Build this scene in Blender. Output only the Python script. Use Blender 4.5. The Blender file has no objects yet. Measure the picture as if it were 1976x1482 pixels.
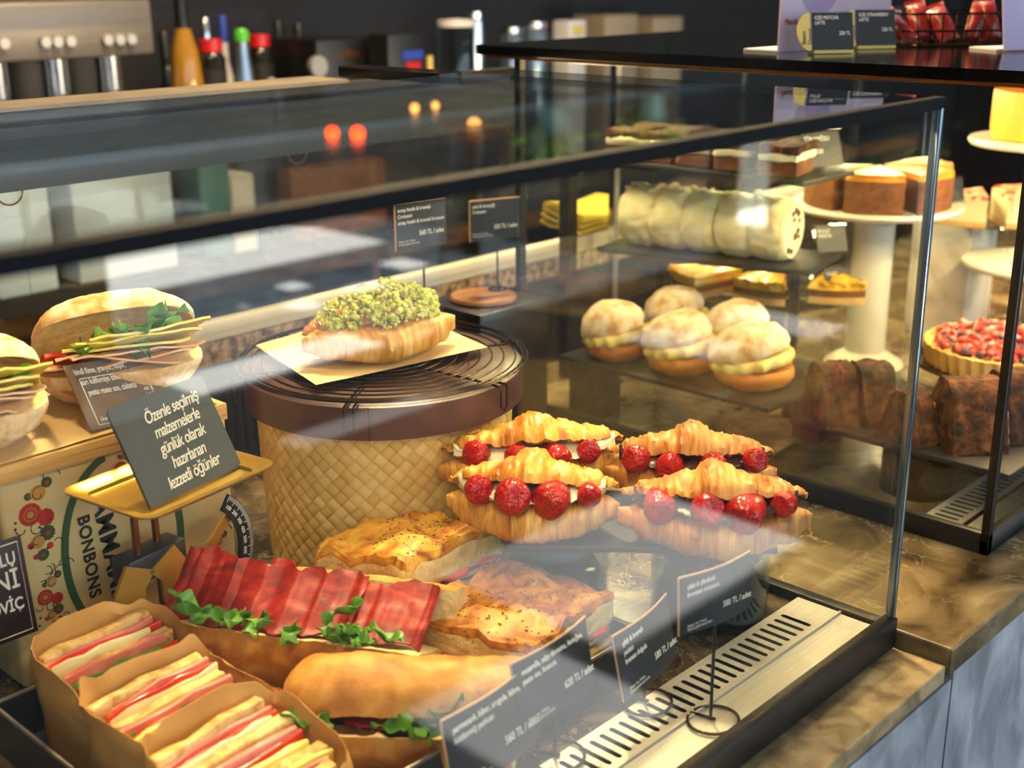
import bpy, bmesh, math, random
from mathutils import Vector, Matrix, Euler, noise
S = bpy.context.scene
COL = S.collection
PI = math.pi
R = math.radians
random.seed(7)
rnd = random.uniform
S.view_settings.view_transform = 'Standard'
S.view_settings.look = 'None'
S.view_settings.gamma = 1.0
S.view_settings.use_curve_mapping = False
S.view_settings.exposure = 0.0
S.cycles.use_denoising = True
S.cycles.max_bounces = 14
S.cycles.transparent_max_bounces = 40
S.cycles.glossy_bounces = 6
S.cycles.sample_clamp_indirect = 6.0

# ------------------------------------------------------------------ materials
def lin(c):
    o = []
    for v in c[:3]:
        v = v / 255.0
        o.append(v / 12.92 if v <= .04045 else ((v + .055) / 1.055) ** 2.4)
    return (o[0], o[1], o[2], 1.0)

def base(name):
    m = bpy.data.materials.new(name); m.use_nodes = True
    nt = m.node_tree
    b = nt.nodes['Principled BSDF']
    return m, nt, b

def lnk(nt, a, b): nt.links.new(a, b)

def coords(nt, scale=(1, 1, 1), kind='Object', rot=(0, 0, 0)):
    t = nt.nodes.new('ShaderNodeTexCoord'); mp = nt.nodes.new('ShaderNodeMapping')
    mp.inputs['Scale'].default_value = scale; mp.inputs['Rotation'].default_value = rot
    lnk(nt, t.outputs[kind], mp.inputs['Vector'])
    return mp.outputs['Vector']

def ramp(nt, fac, stops):
    r = nt.nodes.new('ShaderNodeValToRGB'); e = r.color_ramp.elements
    while len(e) < len(stops): e.new(0.5)
    for k, (p, c) in enumerate(stops):
        e[k].position = p; e[k].color = lin(c)
    lnk(nt, fac, r.inputs['Fac'])
    return r.outputs['Color']

def texture(nt, vec, tex, scale, detail, dist):
    if tex == 'noise':
        n = nt.nodes.new('ShaderNodeTexNoise'); n.inputs['Detail'].default_value = detail
        n.inputs['Distortion'].default_value = dist; out = n.outputs['Fac']
    elif tex == 'wave':
        n = nt.nodes.new('ShaderNodeTexWave'); n.inputs['Detail'].default_value = detail
        n.inputs['Distortion'].default_value = dist; n.inputs['Detail Scale'].default_value = 1.5
        out = n.outputs['Fac']
    else:
        n = nt.nodes.new('ShaderNodeTexVoronoi'); out = n.outputs['Distance']
    n.inputs['Scale'].default_value = scale
    lnk(nt, vec, n.inputs['Vector'])
    return out

def mk(name, stops, scale=30, detail=4, dist=0.0, rough=.6, metal=0.0, bump=0.0, bscale=None, tex='noise',
       kind='Object', stretch=(1, 1, 1), rot=(0, 0, 0), btex='noise', bstretch=None, spec=.5, sss=0.0, coat=0.0, trans=0.0):
    m, nt, b = base(name)
    b.inputs['Roughness'].default_value = rough; b.inputs['Metallic'].default_value = metal
    b.inputs['Specular IOR Level'].default_value = spec
    if coat: b.inputs['Coat Weight'].default_value = coat; b.inputs['Coat Roughness'].default_value = .08
    if sss:
        b.inputs['Subsurface Weight'].default_value = sss
        b.inputs['Subsurface Radius'].default_value = (.01, .006, .003); b.inputs['Subsurface Scale'].default_value = .6
    if trans: b.inputs['Transmission Weight'].default_value = trans
    v = coords(nt, stretch, kind, rot)
    if len(stops) == 1:
        b.inputs['Base Color'].default_value = lin(stops[0][1])
    else:
        lnk(nt, ramp(nt, texture(nt, v, tex, scale, detail, dist), stops), b.inputs['Base Color'])
    if bump:
        v2 = coords(nt, bstretch or stretch, kind, rot)
        bn = nt.nodes.new('ShaderNodeBump'); bn.inputs['Strength'].default_value = bump; bn.inputs['Distance'].default_value = .003
        lnk(nt, texture(nt, v2, btex, bscale or scale * 2, 5, 0), bn.inputs['Height'])
        lnk(nt, bn.outputs['Normal'], b.inputs['Normal'])
    return m

def plain(name, c, rough=.5, metal=0.0, spec=.5, coat=0.0):
    return mk(name, [(0, c)], rough=rough, metal=metal, spec=spec, coat=coat)

def emit(name, c, s):
    m, nt, b = base(name)
    b.inputs['Base Color'].default_value = lin(c)
    b.inputs['Emission Color'].default_value = lin(c); b.inputs['Emission Strength'].default_value = s
    return m

def glass(name, tint=(238, 246, 243), ior=1.5, refl=1.0):
    m = bpy.data.materials.new(name); m.use_nodes = True
    nt = m.node_tree; nt.nodes.clear()
    o = nt.nodes.new('ShaderNodeOutputMaterial'); t = nt.nodes.new('ShaderNodeBsdfTransparent')
    g = nt.nodes.new('ShaderNodeBsdfGlossy'); f = nt.nodes.new('ShaderNodeFresnel'); x = nt.nodes.new('ShaderNodeMixShader')
    t.inputs['Color'].default_value = lin(tint); g.inputs['Roughness'].default_value = 0.0
    g.inputs['Color'].default_value = (refl, refl, refl, 1)
    f.inputs['IOR'].default_value = ior
    # same reflectance from either side of the pane
    geo = nt.nodes.new('ShaderNodeNewGeometry'); mi = nt.nodes.new('ShaderNodeMix'); mi.data_type = 'FLOAT'
    mi.inputs[2].default_value = ior; mi.inputs[3].default_value = 1.0 / (1.0 / ior)
    lnk(nt, geo.outputs['Backfacing'], mi.inputs[0])
    dv = nt.nodes.new('ShaderNodeMath'); dv.operation = 'POWER'; dv.inputs[0].default_value = ior
    sg = nt.nodes.new('ShaderNodeMath'); sg.operation = 'MULTIPLY_ADD'
    lnk(nt, geo.outputs['Backfacing'], sg.inputs[0]); sg.inputs[1].default_value = -2.0; sg.inputs[2].default_value = 1.0
    lnk(nt, sg.outputs[0], dv.inputs[1]); lnk(nt, dv.outputs[0], f.inputs['IOR'])
    nt.nodes.remove(mi)
    lnk(nt, f.outputs['Fac'], x.inputs[0]); lnk(nt, t.outputs[0], x.inputs[1]); lnk(nt, g.outputs[0], x.inputs[2])
    lnk(nt, x.outputs[0], o.inputs['Surface'])
    return m

MT = {}
MT['pane'] = glass('pane_glass', (252, 254, 253))
MT['acrylic'] = glass('clear_acrylic', (247, 250, 250), 1.45)
MT['jar'] = glass('jar_glass', (232, 240, 238), 1.5)
MT['black_gloss'] = plain('black_gloss', (9, 9, 10), .12, 0, .5)
MT['black_satin'] = plain('black_satin', (14, 14, 15), .4)
MT['black_matte'] = plain('black_matte', (18, 17, 17), .7)
MT['edge_black'] = plain('edge_black', (10, 12, 15), .65, 0, .12)
MT['seal'] = plain('seal_grey', (120, 135, 145), .15, .7)
MT['steel'] = mk('brushed_steel', [(.3, (186, 180, 166)), (.7, (206, 200, 186))], 40, 3, rough=.42, metal=.3, stretch=(.3, 12, 12))
MT['steel_bright'] = plain('bright_steel', (215, 215, 215), .18, 1.0)
MT['chrome'] = plain('chrome', (168, 166, 164), .4, .6)
MT['wire'] = plain('dark_wire', (62, 50, 40), .25, .9)
MT['slot'] = plain('slot_dark', (16, 14, 12), .6)
MT['rail'] = mk('cream_rail', [(.3, (205, 196, 176)), (.7, (216, 208, 190))], 6, 2, rough=.4)
MT['header'] = plain('header_blue_grey', (74, 88, 100), .35, .3)  # blue grey of the mirrored street light, put into the base colour
MT['header_top'] = mk('header_top', [(.3, (104, 94, 84)), (.7, (124, 112, 100))], 20, 3, rough=.35)
MT['slate'] = mk('slate', [(.3, (26, 26, 28)), (.7, (46, 45, 45))], 25, 6, rough=.5, bump=.25, bscale=70)
MT['board_black'] = mk('chalkboard', [(.3, (28, 36, 40)), (.7, (35, 44, 48))], 40, 3, rough=.5)
MT['card_black'] = plain('card_black', (22, 26, 30), .45)
MT['card_brown'] = plain('card_brown', (104, 84, 66), .5)
MT['card_maroon'] = plain('card_maroon', (34, 14, 16), .4)
MT['card_edge'] = plain('card_edge', (178, 140, 104), .6)
MT['ink_white'] = plain('ink_white', (236, 232, 222), .6)
MT['ink_grey'] = plain('ink_grey', (196, 190, 178), .6)
MT['ink_black'] = plain('ink_black', (28, 22, 18), .55)
MT['gold'] = mk('gold_tray', [(.3, (196, 158, 62)), (.75, (224, 190, 92))], 14, 4, rough=.3, metal=.85, bump=.05)
MT['brass'] = mk('brass', [(.3, (168, 128, 48)), (.75, (206, 166, 80))], 20, 4, rough=.38, metal=.6)
MT['copper'] = plain('copper_rod', (150, 92, 50), .3, .9)
MT['dial'] = plain('dial_plate', (44, 46, 48), .35, .5)
MT['tin'] = mk('tin_cream', [(.25, (176, 144, 92)), (.55, (202, 176, 120)), (.8, (212, 188, 134))], 7, 6, .4, rough=.35, coat=.2)
MT['print_green'] = plain('print_green', (46, 78, 42), .4)
MT['print_red'] = mk('print_red', [(.35, (150, 28, 22)), (.7, (184, 52, 34))], 90, 3, rough=.4)
MT['print_ochre'] = plain('print_ochre', (176, 128, 60), .45)
MT['print_dark'] = plain('print_dark', (44, 36, 26), .5)
MT['plywood'] = mk('plywood', [(.3, (160, 112, 52)), (.5, (206, 160, 90)), (.7, (186, 136, 68))], 60, 3, rough=.6, stretch=(.12, 1, 6))
MT['parchment'] = mk('parchment', [(.3, (214, 180, 124)), (.7, (228, 198, 146))], 12, 4, rough=.55)
MT['kraft'] = mk('kraft_paper', [(.3, (188, 134, 66)), (.7, (212, 160, 88))], 16, 5, rough=.6, bump=.3, bscale=22)
MT['leather'] = mk('brown_leatherette', [(.3, (66, 42, 34)), (.7, (82, 54, 44))], 30, 4, rough=.38, bump=.1, bscale=260)
MT['tray_metal'] = mk('grey_tray', [(.3, (52, 54, 58)), (.7, (70, 73, 77))], 14, 5, rough=.35, metal=.6)
MT['tray_rim'] = mk('worn_rim', [(.3, (130, 124, 116)), (.7, (176, 168, 158))], 30, 4, rough=.35, metal=.8)
# breads
MT['crust'] = mk('crust_golden', [(.28, (150, 82, 22)), (.45, (192, 124, 44)), (.62, (212, 154, 70)), (.8, (228, 188, 116))], 26, 6, .6, rough=.55, bump=.35, bscale=90)
MT['crust_flour'] = mk('crust_floured', [(.3, (186, 122, 56)), (.45, (222, 176, 112)), (.6, (240, 218, 176)), (.8, (246, 234, 208))], 34, 7, .8, rough=.75, bump=.4, bscale=110)
MT['toast'] = mk('toast_bread', [(.3, (178, 126, 66)), (.48, (218, 178, 108)), (.66, (236, 206, 142))], 70, 5, .4, rough=.8, bump=.6, bscale=170)
MT['crumb'] = mk('crumb', [(.3, (226, 190, 116)), (.6, (244, 218, 156))], 90, 4, rough=.8, bump=.6, bscale=170)
MT['croissant'] = mk('croissant_layers', [(.28, (172, 98, 28)), (.43, (206, 138, 48)), (.58, (226, 170, 80)), (.75, (238, 204, 130))], 46, 8, .5, rough=.42, bump=.7, bscale=90, bstretch=(3.0, .45, .45), stretch=(2.6, .5, .5), coat=.12)
MT['croissant_top'] = mk('croissant_top', [(.28, (168, 90, 22)), (.43, (206, 132, 38)), (.58, (228, 168, 64)), (.76, (240, 202, 118))], 30, 8, .8, rough=.38, bump=.7, bscale=90, bstretch=(2.4, .5, .5), stretch=(1.5, .7, .7), coat=.2)
MT['pastry_brown'] = mk('pastry_brown', [(.2, (120, 62, 22)), (.5, (168, 100, 40)), (.8, (206, 146, 70))], 30, 5, .8, rough=.45, bump=.5, bscale=120, coat=.1)
MT['focaccia'] = mk('focaccia_top', [(.30, (132, 74, 16)), (.42, (190, 124, 34)), (.56, (220, 166, 60)), (.74, (234, 198, 112))], 38, 9, .9, rough=.5, bump=.6, bscale=75)
MT['focaccia2'] = mk('focaccia_top_dark', [(.30, (112, 60, 14)), (.42, (168, 100, 30)), (.56, (200, 134, 52)), (.74, (220, 170, 96))], 36, 9, .9, rough=.5, bump=.6, bscale=75)
MT['herb'] = mk('dried_herb', [(.3, (70, 56, 20)), (.7, (96, 80, 32))], 60, rough=.8)
MT['cream'] = mk('cream', [(.3, (240, 226, 186)), (.7, (250, 240, 212))], 40, 3, rough=.45, sss=.1)
MT['custard'] = mk('custard', [(.3, (236, 204, 104)), (.7, (246, 226, 150))], 40, 3, rough=.4, sss=.1)
MT['choc'] = mk('chocolate_cream', [(.3, (50, 26, 14)), (.7, (76, 42, 24))], 40, 3, rough=.25)
MT['cheese'] = mk('cheese', [(.3, (240, 206, 80)), (.7, (248, 224, 118))], 12, 2, rough=.4, sss=.1)
MT['cheese_pale'] = mk('pale_cheese', [(.3, (240, 222, 150)), (.7, (248, 236, 184))], 12, 2, rough=.45)
MT['ham'] = mk('ham', [(.3, (204, 96, 84)), (.6, (222, 134, 116)), (.8, (234, 168, 148))], 30, 4, rough=.4, sss=.1)
MT['turkey'] = mk('smoked_turkey', [(.3, (226, 158, 96)), (.6, (240, 196, 140)), (.8, (244, 214, 166))], 22, 4, rough=.4)
MT['prosciutto'] = mk('prosciutto', [(.3, (104, 12, 8)), (.55, (150, 24, 12)), (.78, (186, 62, 30))], 22, 6, 1.0, rough=.5, stretch=(1, 3, 3))
MT['tomato'] = mk('tomato', [(.3, (196, 36, 18)), (.7, (222, 70, 36))], 30, 3, rough=.22)
MT['leaf'] = mk('green_leaf', [(.3, (58, 104, 26)), (.6, (96, 148, 44)), (.8, (136, 178, 70))], 40, 4, rough=.4)
MT['straw'] = None
MT['pistachio'] = mk('pistachio', [(.3, (112, 112, 24)), (.42, (170, 172, 44)), (.56, (206, 204, 80)), (.66, (222, 214, 130)), (.76, (176, 134, 96))], 130, 2, rough=.6)
MT['bun'] = mk('bun_brown', [(.3, (186, 104, 30)), (.6, (214, 138, 52)), (.8, (228, 166, 84))], 14, 4, rough=.4)
MT['sugar'] = mk('powdered_sugar', [(.34, (196, 142, 86)), (.46, (222, 188, 144)), (.62, (240, 226, 204))], 36, 6, rough=.9, bump=.2)
MT['roll'] = mk('roll_coat', [(.3, (250, 228, 160)), (.7, (255, 245, 205))], 60, 3, rough=.6, bump=.7, bscale=110)
MT['roll_face'] = mk('roll_face', [(.3, (240, 222, 164)), (.7, (250, 236, 196))], 60, 3, rough=.6)
MT['cocoa'] = mk('cocoa_crumb', [(.34, (40, 20, 8)), (.52, (76, 40, 15)), (.7, (112, 66, 28))], 60, 5, rough=.9, bump=.9, bscale=130)
MT['mosaic'] = mk('mosaic_cut', [(.42, (44, 24, 16)), (.52, (70, 42, 26)), (.56, (196, 172, 128))], 44, 2, .5, rough=.7, bump=.4)
MT['sponge'] = mk('brown_sponge', [(.3, (92, 48, 18)), (.7, (136, 80, 32))], 50, 5, rough=.8, bump=.5)
MT['caramel'] = mk('caramel_top', [(.3, (172, 98, 18)), (.6, (214, 140, 34)), (.8, (236, 176, 66))], 18, 4, rough=.35)
MT['bakedge'] = mk('baked_edge', [(.3, (206, 140, 34)), (.7, (240, 186, 60))], 12, 3, rough=.5, stretch=(1, 1, .3))
MT['tart'] = mk('tart_crust', [(.3, (212, 160, 84)), (.7, (234, 194, 122))], 20, 4, rough=.6)
MT['berry'] = mk('frosted_berry', [(.3, (140, 20, 26)), (.5, (190, 44, 44)), (.62, (226, 150, 140)), (.75, (244, 226, 218))], 70, 4, rough=.6)
MT['berry_dark'] = mk('blue_berry', [(.3, (44, 34, 50)), (.6, (90, 70, 92)), (.75, (200, 190, 200))], 70, 4, rough=.6)
MT['fruit'] = mk('glazed_fruit', [(.3, (226, 150, 20)), (.7, (250, 206, 60))], 24, 3, rough=.25, coat=.4)
MT['jam'] = mk('red_jam_swirl', [(.42, (206, 44, 30)), (.5, (240, 190, 140)), (.6, (250, 236, 190))], 40, 4, 1.5, rough=.3)
MT['porcelain'] = plain('porcelain', (238, 228, 208), .25)
MT['marble_white'] = mk('pale_marble', [(.35, (170, 160, 146)), (.5, (206, 198, 184)), (.7, (222, 214, 200))], 6, 6, 2.0, rough=.3)
MT['linen'] = mk('yellow_napkin', [(.3, (176, 148, 44)), (.7, (200, 172, 66))], 20, 3, rough=.8)
MT['wood'] = mk('brown_wood', [(.3, (96, 60, 32)), (.7, (136, 90, 52))], 14, 5, 1, rough=.5, stretch=(1, 8, 8))
MT['red_plastic'] = plain('red_plastic', (176, 22, 26), .35)
MT['red_foil'] = mk('red_wrapper', [(.35, (90, 12, 10)), (.55, (130, 28, 22)), (.68, (190, 140, 130))], 40, 4, rough=.3)
MT['espresso'] = mk('espresso_panel', [(.3, (120, 112, 104)), (.7, (132, 124, 116))], 30, 3, rough=.4, metal=.5, stretch=(.3, 10, 10))
MT['amber'] = mk('amber_liquid', [(.3, (120, 84, 20)), (.7, (156, 112, 34))], 8, rough=.12)
MT['green_glass'] = plain('green_glass', (30, 70, 56), .1)
MT['dark_glass'] = plain('dark_glass', (20, 20, 18), .1)
MT['teal'] = plain('teal_enamel', (70, 120, 116), .4)
MT['paper_white'] = plain('paper_white', (206, 200, 196), .6)
MT['poster'] = mk('poster_pink', [(.3, (196, 168, 178)), (.55, (210, 190, 204)), (.8, (178, 166, 196))], 5, 2, rough=.4)
MT['beige'] = plain('beige_card', (150, 132, 104), .6)
MT['patch_pale'] = plain('bright_patch_pale', (205, 222, 236), .3, .1)  # pale tone of a bright reflection, put into the colour
MT['tag_yellow'] = plain('tag_yellow', (206, 184, 96), .5)
MT['blue'] = plain('blue_label', (34, 58, 150), .4)
MT['green_foil'] = plain('green_foil', (70, 160, 40), .3)
MT['orange_glow'] = emit('orange_bulb', (255, 70, 8), 4.0)
MT['warm_glow'] = emit('warm_bulb', (255, 170, 80), 3.0)

def strawberry_mat():
    m, nt, b = base('strawberry_skin')
    v = coords(nt)
    n = nt.nodes.new('ShaderNodeTexVoronoi'); n.inputs['Scale'].default_value = 250; n.inputs['Randomness'].default_value = .75
    lnk(nt, v, n.inputs['Vector'])
    c = ramp(nt, n.outputs['Distance'], [(.09, (226, 150, 60)), (.17, (120, 8, 6)), (.45, (178, 16, 10)), (.8, (196, 30, 16))])
    n2 = texture(nt, coords(nt), 'noise', 40, 3, 0)
    mx = nt.nodes.new('ShaderNodeMix'); mx.data_type = 'RGBA'; mx.blend_type = 'MULTIPLY'; mx.inputs[0].default_value = .5
    lnk(nt, c, mx.inputs[6]); lnk(nt, ramp(nt, n2, [(.3, (190, 150, 150)), (.7, (255, 255, 255))]), mx.inputs[7])
    lnk(nt, mx.outputs[2], b.inputs['Base Color'])
    bn = nt.nodes.new('ShaderNodeBump'); bn.inputs['Strength'].default_value = .5; bn.inputs['Distance'].default_value = .002
    lnk(nt, n.outputs['Distance'], bn.inputs['Height']); lnk(nt, bn.outputs['Normal'], b.inputs['Normal'])
    b.inputs['Roughness'].default_value = .22
    return m
MT['straw'] = strawberry_mat()

def weave_mat():
    m, nt, b = base('woven_palm')
    uv = nt.nodes.new('ShaderNodeUVMap')
    mp = nt.nodes.new('ShaderNodeMapping'); mp.inputs['Rotation'].default_value = (0, 0, R(45)); mp.inputs['Scale'].default_value = (1, 1, 1)
    lnk(nt, uv.outputs[0], mp.inputs[0])
    sep = nt.nodes.new('ShaderNodeSeparateXYZ'); lnk(nt, mp.outputs[0], sep.inputs[0])
    def mth(op, a, bb=None):
        q = nt.nodes.new('ShaderNodeMath'); q.operation = op
        for k, s in enumerate((a, bb)):
            if s is None: continue
            if isinstance(s, (int, float)): q.inputs[k].default_value = s
            else: lnk(nt, s, q.inputs[k])
        return q.outputs[0]
    fx = mth('FRACT', sep.outputs[0]); fy = mth('FRACT', sep.outputs[1])
    ix = mth('FLOOR', sep.outputs[0]); iy = mth('FLOOR', sep.outputs[1])
    par = mth('PINGPONG', mth('ADD', ix, iy), 1.0)
    sx = mth('SINE', mth('MULTIPLY', fx, PI)); sy = mth('SINE', mth('MULTIPLY', fy, PI))
    hx = mth('MULTIPLY', mth('POWER', sx, .6), mth('POWER', sy, .18)); hy = mth('MULTIPLY', mth('POWER', sy, .6), mth('POWER', sx, .18))
    mixh = nt.nodes.new('ShaderNodeMix'); lnk(nt, par, mixh.inputs[0]); lnk(nt, hx, mixh.inputs[2]); lnk(nt, hy, mixh.inputs[3])
    wn = nt.nodes.new('ShaderNodeTexWhiteNoise'); wn.noise_dimensions = '2D'
    cb = nt.nodes.new('ShaderNodeCombineXYZ'); lnk(nt, ix, cb.inputs[0]); lnk(nt, iy, cb.inputs[1]); lnk(nt, cb.outputs[0], wn.inputs['Vector'])
    fac = mth('ADD', mth('MULTIPLY', wn.outputs['Value'], .45), mth('MULTIPLY', mixh.outputs[0], .4))
    lnk(nt, ramp(nt, fac, [(.05, (134, 104, 48)), (.2, (196, 160, 82)), (.5, (214, 180, 102)), (.85, (228, 202, 132))]), b.inputs['Base Color'])
    bn = nt.nodes.new('ShaderNodeBump'); bn.inputs['Strength'].default_value = .4; bn.inputs['Distance'].default_value = .003
    lnk(nt, mixh.outputs[0], bn.inputs['Height']); lnk(nt, bn.outputs['Normal'], b.inputs['Normal'])
    b.inputs['Roughness'].default_value = .48
    return m
MT['weave'] = weave_mat()

def marble_mat(name, stops, vein, scale=7, rough=.22, vein_w=.02, stretch=(1, 1, 1)):
    m, nt, b = base(name)
    v = coords(nt, stretch)
    n = nt.nodes.new('ShaderNodeTexNoise'); n.inputs['Scale'].default_value = scale; n.inputs['Detail'].default_value = 8
    n.inputs['Distortion'].default_value = 1.2; lnk(nt, v, n.inputs['Vector'])
    c = ramp(nt, n.outputs['Fac'], stops)
    wob = nt.nodes.new('ShaderNodeMix'); wob.data_type = 'VECTOR'; wob.inputs[0].default_value = .18
    lnk(nt, v, wob.inputs[4]); lnk(nt, n.outputs['Color'], wob.inputs[5])
    vo = nt.nodes.new('ShaderNodeTexVoronoi'); vo.feature = 'DISTANCE_TO_EDGE'; vo.inputs['Scale'].default_value = scale * 1.6
    lnk(nt, wob.outputs[1], vo.inputs['Vector'])
    mask = nt.nodes.new('ShaderNodeMapRange'); mask.inputs[1].default_value = 0; mask.inputs[2].default_value = vein_w
    mask.inputs[3].default_value = .75; mask.inputs[4].default_value = 0
    lnk(nt, vo.outputs['Distance'], mask.inputs[0])
    n3 = texture(nt, v, 'noise', scale * .9, 3, 0)
    mr = nt.nodes.new('ShaderNodeMapRange'); mr.inputs[1].default_value = .45; mr.inputs[2].default_value = .62; lnk(nt, n3, mr.inputs[0])
    mm = nt.nodes.new('ShaderNodeMath'); mm.operation = 'MULTIPLY'; lnk(nt, mask.outputs[0], mm.inputs[0]); lnk(nt, mr.outputs[0], mm.inputs[1])
    mx = nt.nodes.new('ShaderNodeMix'); mx.data_type = 'RGBA'; lnk(nt, mm.outputs[0], mx.inputs[0]); lnk(nt, c, mx.inputs[6]); mx.inputs[7].default_value = lin(vein)
    lnk(nt, mx.outputs[2], b.inputs['Base Color']); b.inputs['Roughness'].default_value = rough
    return m
MT['emperador'] = marble_mat('brown_marble', [(.32, (60, 48, 32)), (.44, (98, 82, 56)), (.56, (128, 110, 80)), (.7, (162, 144, 112))], (196, 176, 136), 8, .2, .02)
MT['floor_granite'] = marble_mat('case_floor_granite', [(.3, (44, 36, 26)), (.5, (74, 62, 44)), (.62, (110, 94, 66)), (.8, (134, 114, 82))], (190, 168, 122), 14, .25, .025)
MT['ledge'] = mk('beige_ledge', [(.34, (120, 98, 66)), (.5, (160, 136, 96)), (.66, (182, 158, 116))], 30, 8, .6, rough=.35)
MT['granite_back'] = mk('speckled_granite', [(.36, (84, 66, 50)), (.5, (138, 114, 90)), (.64, (178, 154, 126))], 90, 6, rough=.3)
MT['blue_stone'] = mk('grey_blue_stone', [(.28, (96, 100, 104)), (.45, (136, 140, 144)), (.6, (166, 170, 172)), (.8, (208, 210, 210))], 14, 8, .6, rough=.5, bump=.1, bscale=60, stretch=(1.3, 1, .75), rot=(0, R(32), 0))
MT['pot_reflection'] = plain('pot_reflection_grey', (216, 220, 222), .3)  # pale reflection on the left pot, put into the colour
MT['pastry_gold'] = mk('pastry_gold', [(.28, (146, 76, 22)), (.43, (186, 114, 40)), (.58, (208, 144, 64)), (.75, (224, 178, 102))], 42, 8, .5, rough=.42, bump=.7, bscale=90, bstretch=(3.0, .45, .45), stretch=(2.4, .5, .5), coat=.12)
MT['dark_tile'] = mk('dark_floor_tile', [(.3, (13, 15, 17)), (.7, (21, 23, 25))], 4, 5, rough=.7)
MT['screen'] = plain('blocker_dark_green', (22, 30, 24), .9)  # for the added blocks that darken the glass reflection
MT['wall_dark'] = mk('dark_wall', [(.3, (17, 17, 19)), (.7, (25, 25, 28))], 3, 3, rough=.7)
MT['ceil'] = mk('dark_ceiling', [(.3, (34, 36, 38)), (.7, (44, 46, 48))], 2, 2, rough=.8)
MT['paving'] = mk('stone_paving', [(.3, (150, 152, 152)), (.5, (196, 196, 192)), (.7, (120, 122, 124))], 4, 6, rough=.8)

# ------------------------------------------------------------------ mesh helpers
def obj(name, bm, mat, parent=None, smooth=True, loc=None, rot=None):
    me = bpy.data.meshes.new(name)
    bmesh.ops.recalc_face_normals(bm, faces=bm.faces)
    bm.to_mesh(me); bm.free()
    mats = mat if isinstance(mat, (list, tuple)) else [mat]
    for q in mats: me.materials.append(MT[q] if isinstance(q, str) else q)
    if smooth:
        for p in me.polygons: p.use_smooth = True
        try: me.set_sharp_from_angle(angle=R(38))
        except Exception: pass
    o = bpy.data.objects.new(name, me); COL.objects.link(o)
    if parent is not None: o.parent = parent
    if loc is not None: o.location = loc
    if rot is not None: o.rotation_euler = rot
    return o

def tag(o, label, cat, group=None):
    o['label'] = label; o['category'] = cat
    if group: o['group'] = group
    return o

def thing(name, label, cat, loc=(0, 0, 0), rz=0.0, group=None, rot=None):
    o = bpy.data.objects.new(name, None); COL.objects.link(o); o.empty_display_size = .05
    o.location = loc; o.rotation_euler = rot if rot else (0, 0, rz)
    return tag(o, label, cat, group)

def struct(name, bm, mat):
    o = obj(name, bm, mat, smooth=False); o['kind'] = 'structure'; return o

def dup(root, loc, rz, label, group=None, scale=None):
    r = root.copy(); COL.objects.link(r); r.location = loc; r.rotation_euler = (0, 0, rz); r['label'] = label
    if group: r['group'] = group
    if scale: r.scale = scale
    for ch in list(root.children):
        c = ch.copy(); COL.objects.link(c); c.parent = r
        for g in ch.children:
            d = g.copy(); COL.objects.link(d); d.parent = c
    return r

def BM(): return bmesh.new()

def box(bm, c, s, rot=None, bev=0.0, seg=2):
    t = BM(); bmesh.ops.create_cube(t, size=1.0)
    for v in t.verts: v.co = Vector((v.co.x * s[0], v.co.y * s[1], v.co.z * s[2]))
    if bev: bmesh.ops.bevel(t, geom=list(t.edges), offset=bev, segments=seg, affect='EDGES', profile=.5)
    M4 = Matrix.Translation(Vector(c))
    if rot: M4 = M4 @ Euler(rot).to_matrix().to_4x4()
    t.transform(M4); merge(bm, t)
    return bm

def merge(bm, t, mi=None):
    me = bpy.data.meshes.new('tmp'); 
    if mi is not None:
        for f in t.faces: f.material_index = mi
    t.to_mesh(me); t.free(); bm.from_mesh(me); bpy.data.meshes.remove(me)

def tube(bm, pts, r, n=8, closed=False, cap=True):
    pts = [Vector(p) for p in pts]; N = len(pts); rings = []
    up = Vector((0, 0, 1))
    for i, p in enumerate(pts):
        a = pts[(i - 1) % N] if (closed or i > 0) else p
        b = pts[(i + 1) % N] if (closed or i < N - 1) else p
        d = (b - a).normalized()
        ref = up if abs(d.dot(up)) < .95 else Vector((1, 0, 0))
        u = d.cross(ref).normalized(); w = d.cross(u)
        rr = r[i] if isinstance(r, (list, tuple)) else r
        rings.append([bm.verts.new(p + u * math.cos(2 * PI * k / n) * rr + w * math.sin(2 * PI * k / n) * rr) for k in range(n)])
    for i in range(N if closed else N - 1):
        A, B = rings[i], rings[(i + 1) % N]
        for k in range(n): bm.faces.new((A[k], A[(k + 1) % n], B[(k + 1) % n], B[k]))
    if cap and not closed:
        bm.faces.new(rings[0]); bm.faces.new(rings[-1][::-1])
    return bm

def loft(bm, rings, cap=True, close=True, mi=0):
    V = [[bm.verts.new(p) for p in r] for r in rings]; n = len(V[0])
    for i in range(len(V) - 1):
        for k in range(n if close else n - 1):
            f = bm.faces.new((V[i][k], V[i][(k + 1) % n], V[i + 1][(k + 1) % n], V[i + 1][k])); f.material_index = mi
    if cap:
        for r in (V[0], V[-1][::-1]):
            try: bm.faces.new(r).material_index = mi
            except ValueError: pass
    return V

def lathe(bm, prof, n=48, c=(0, 0, 0), mi=0, uv=False):
    rings = []
    for r, z in prof:
        rings.append([Vector((c[0] + max(r, 1e-4) * math.cos(2 * PI * k / n), c[1] + max(r, 1e-4) * math.sin(2 * PI * k / n), c[2] + z)) for k in range(n)])
    return loft(bm, rings, True, True, mi)

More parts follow.
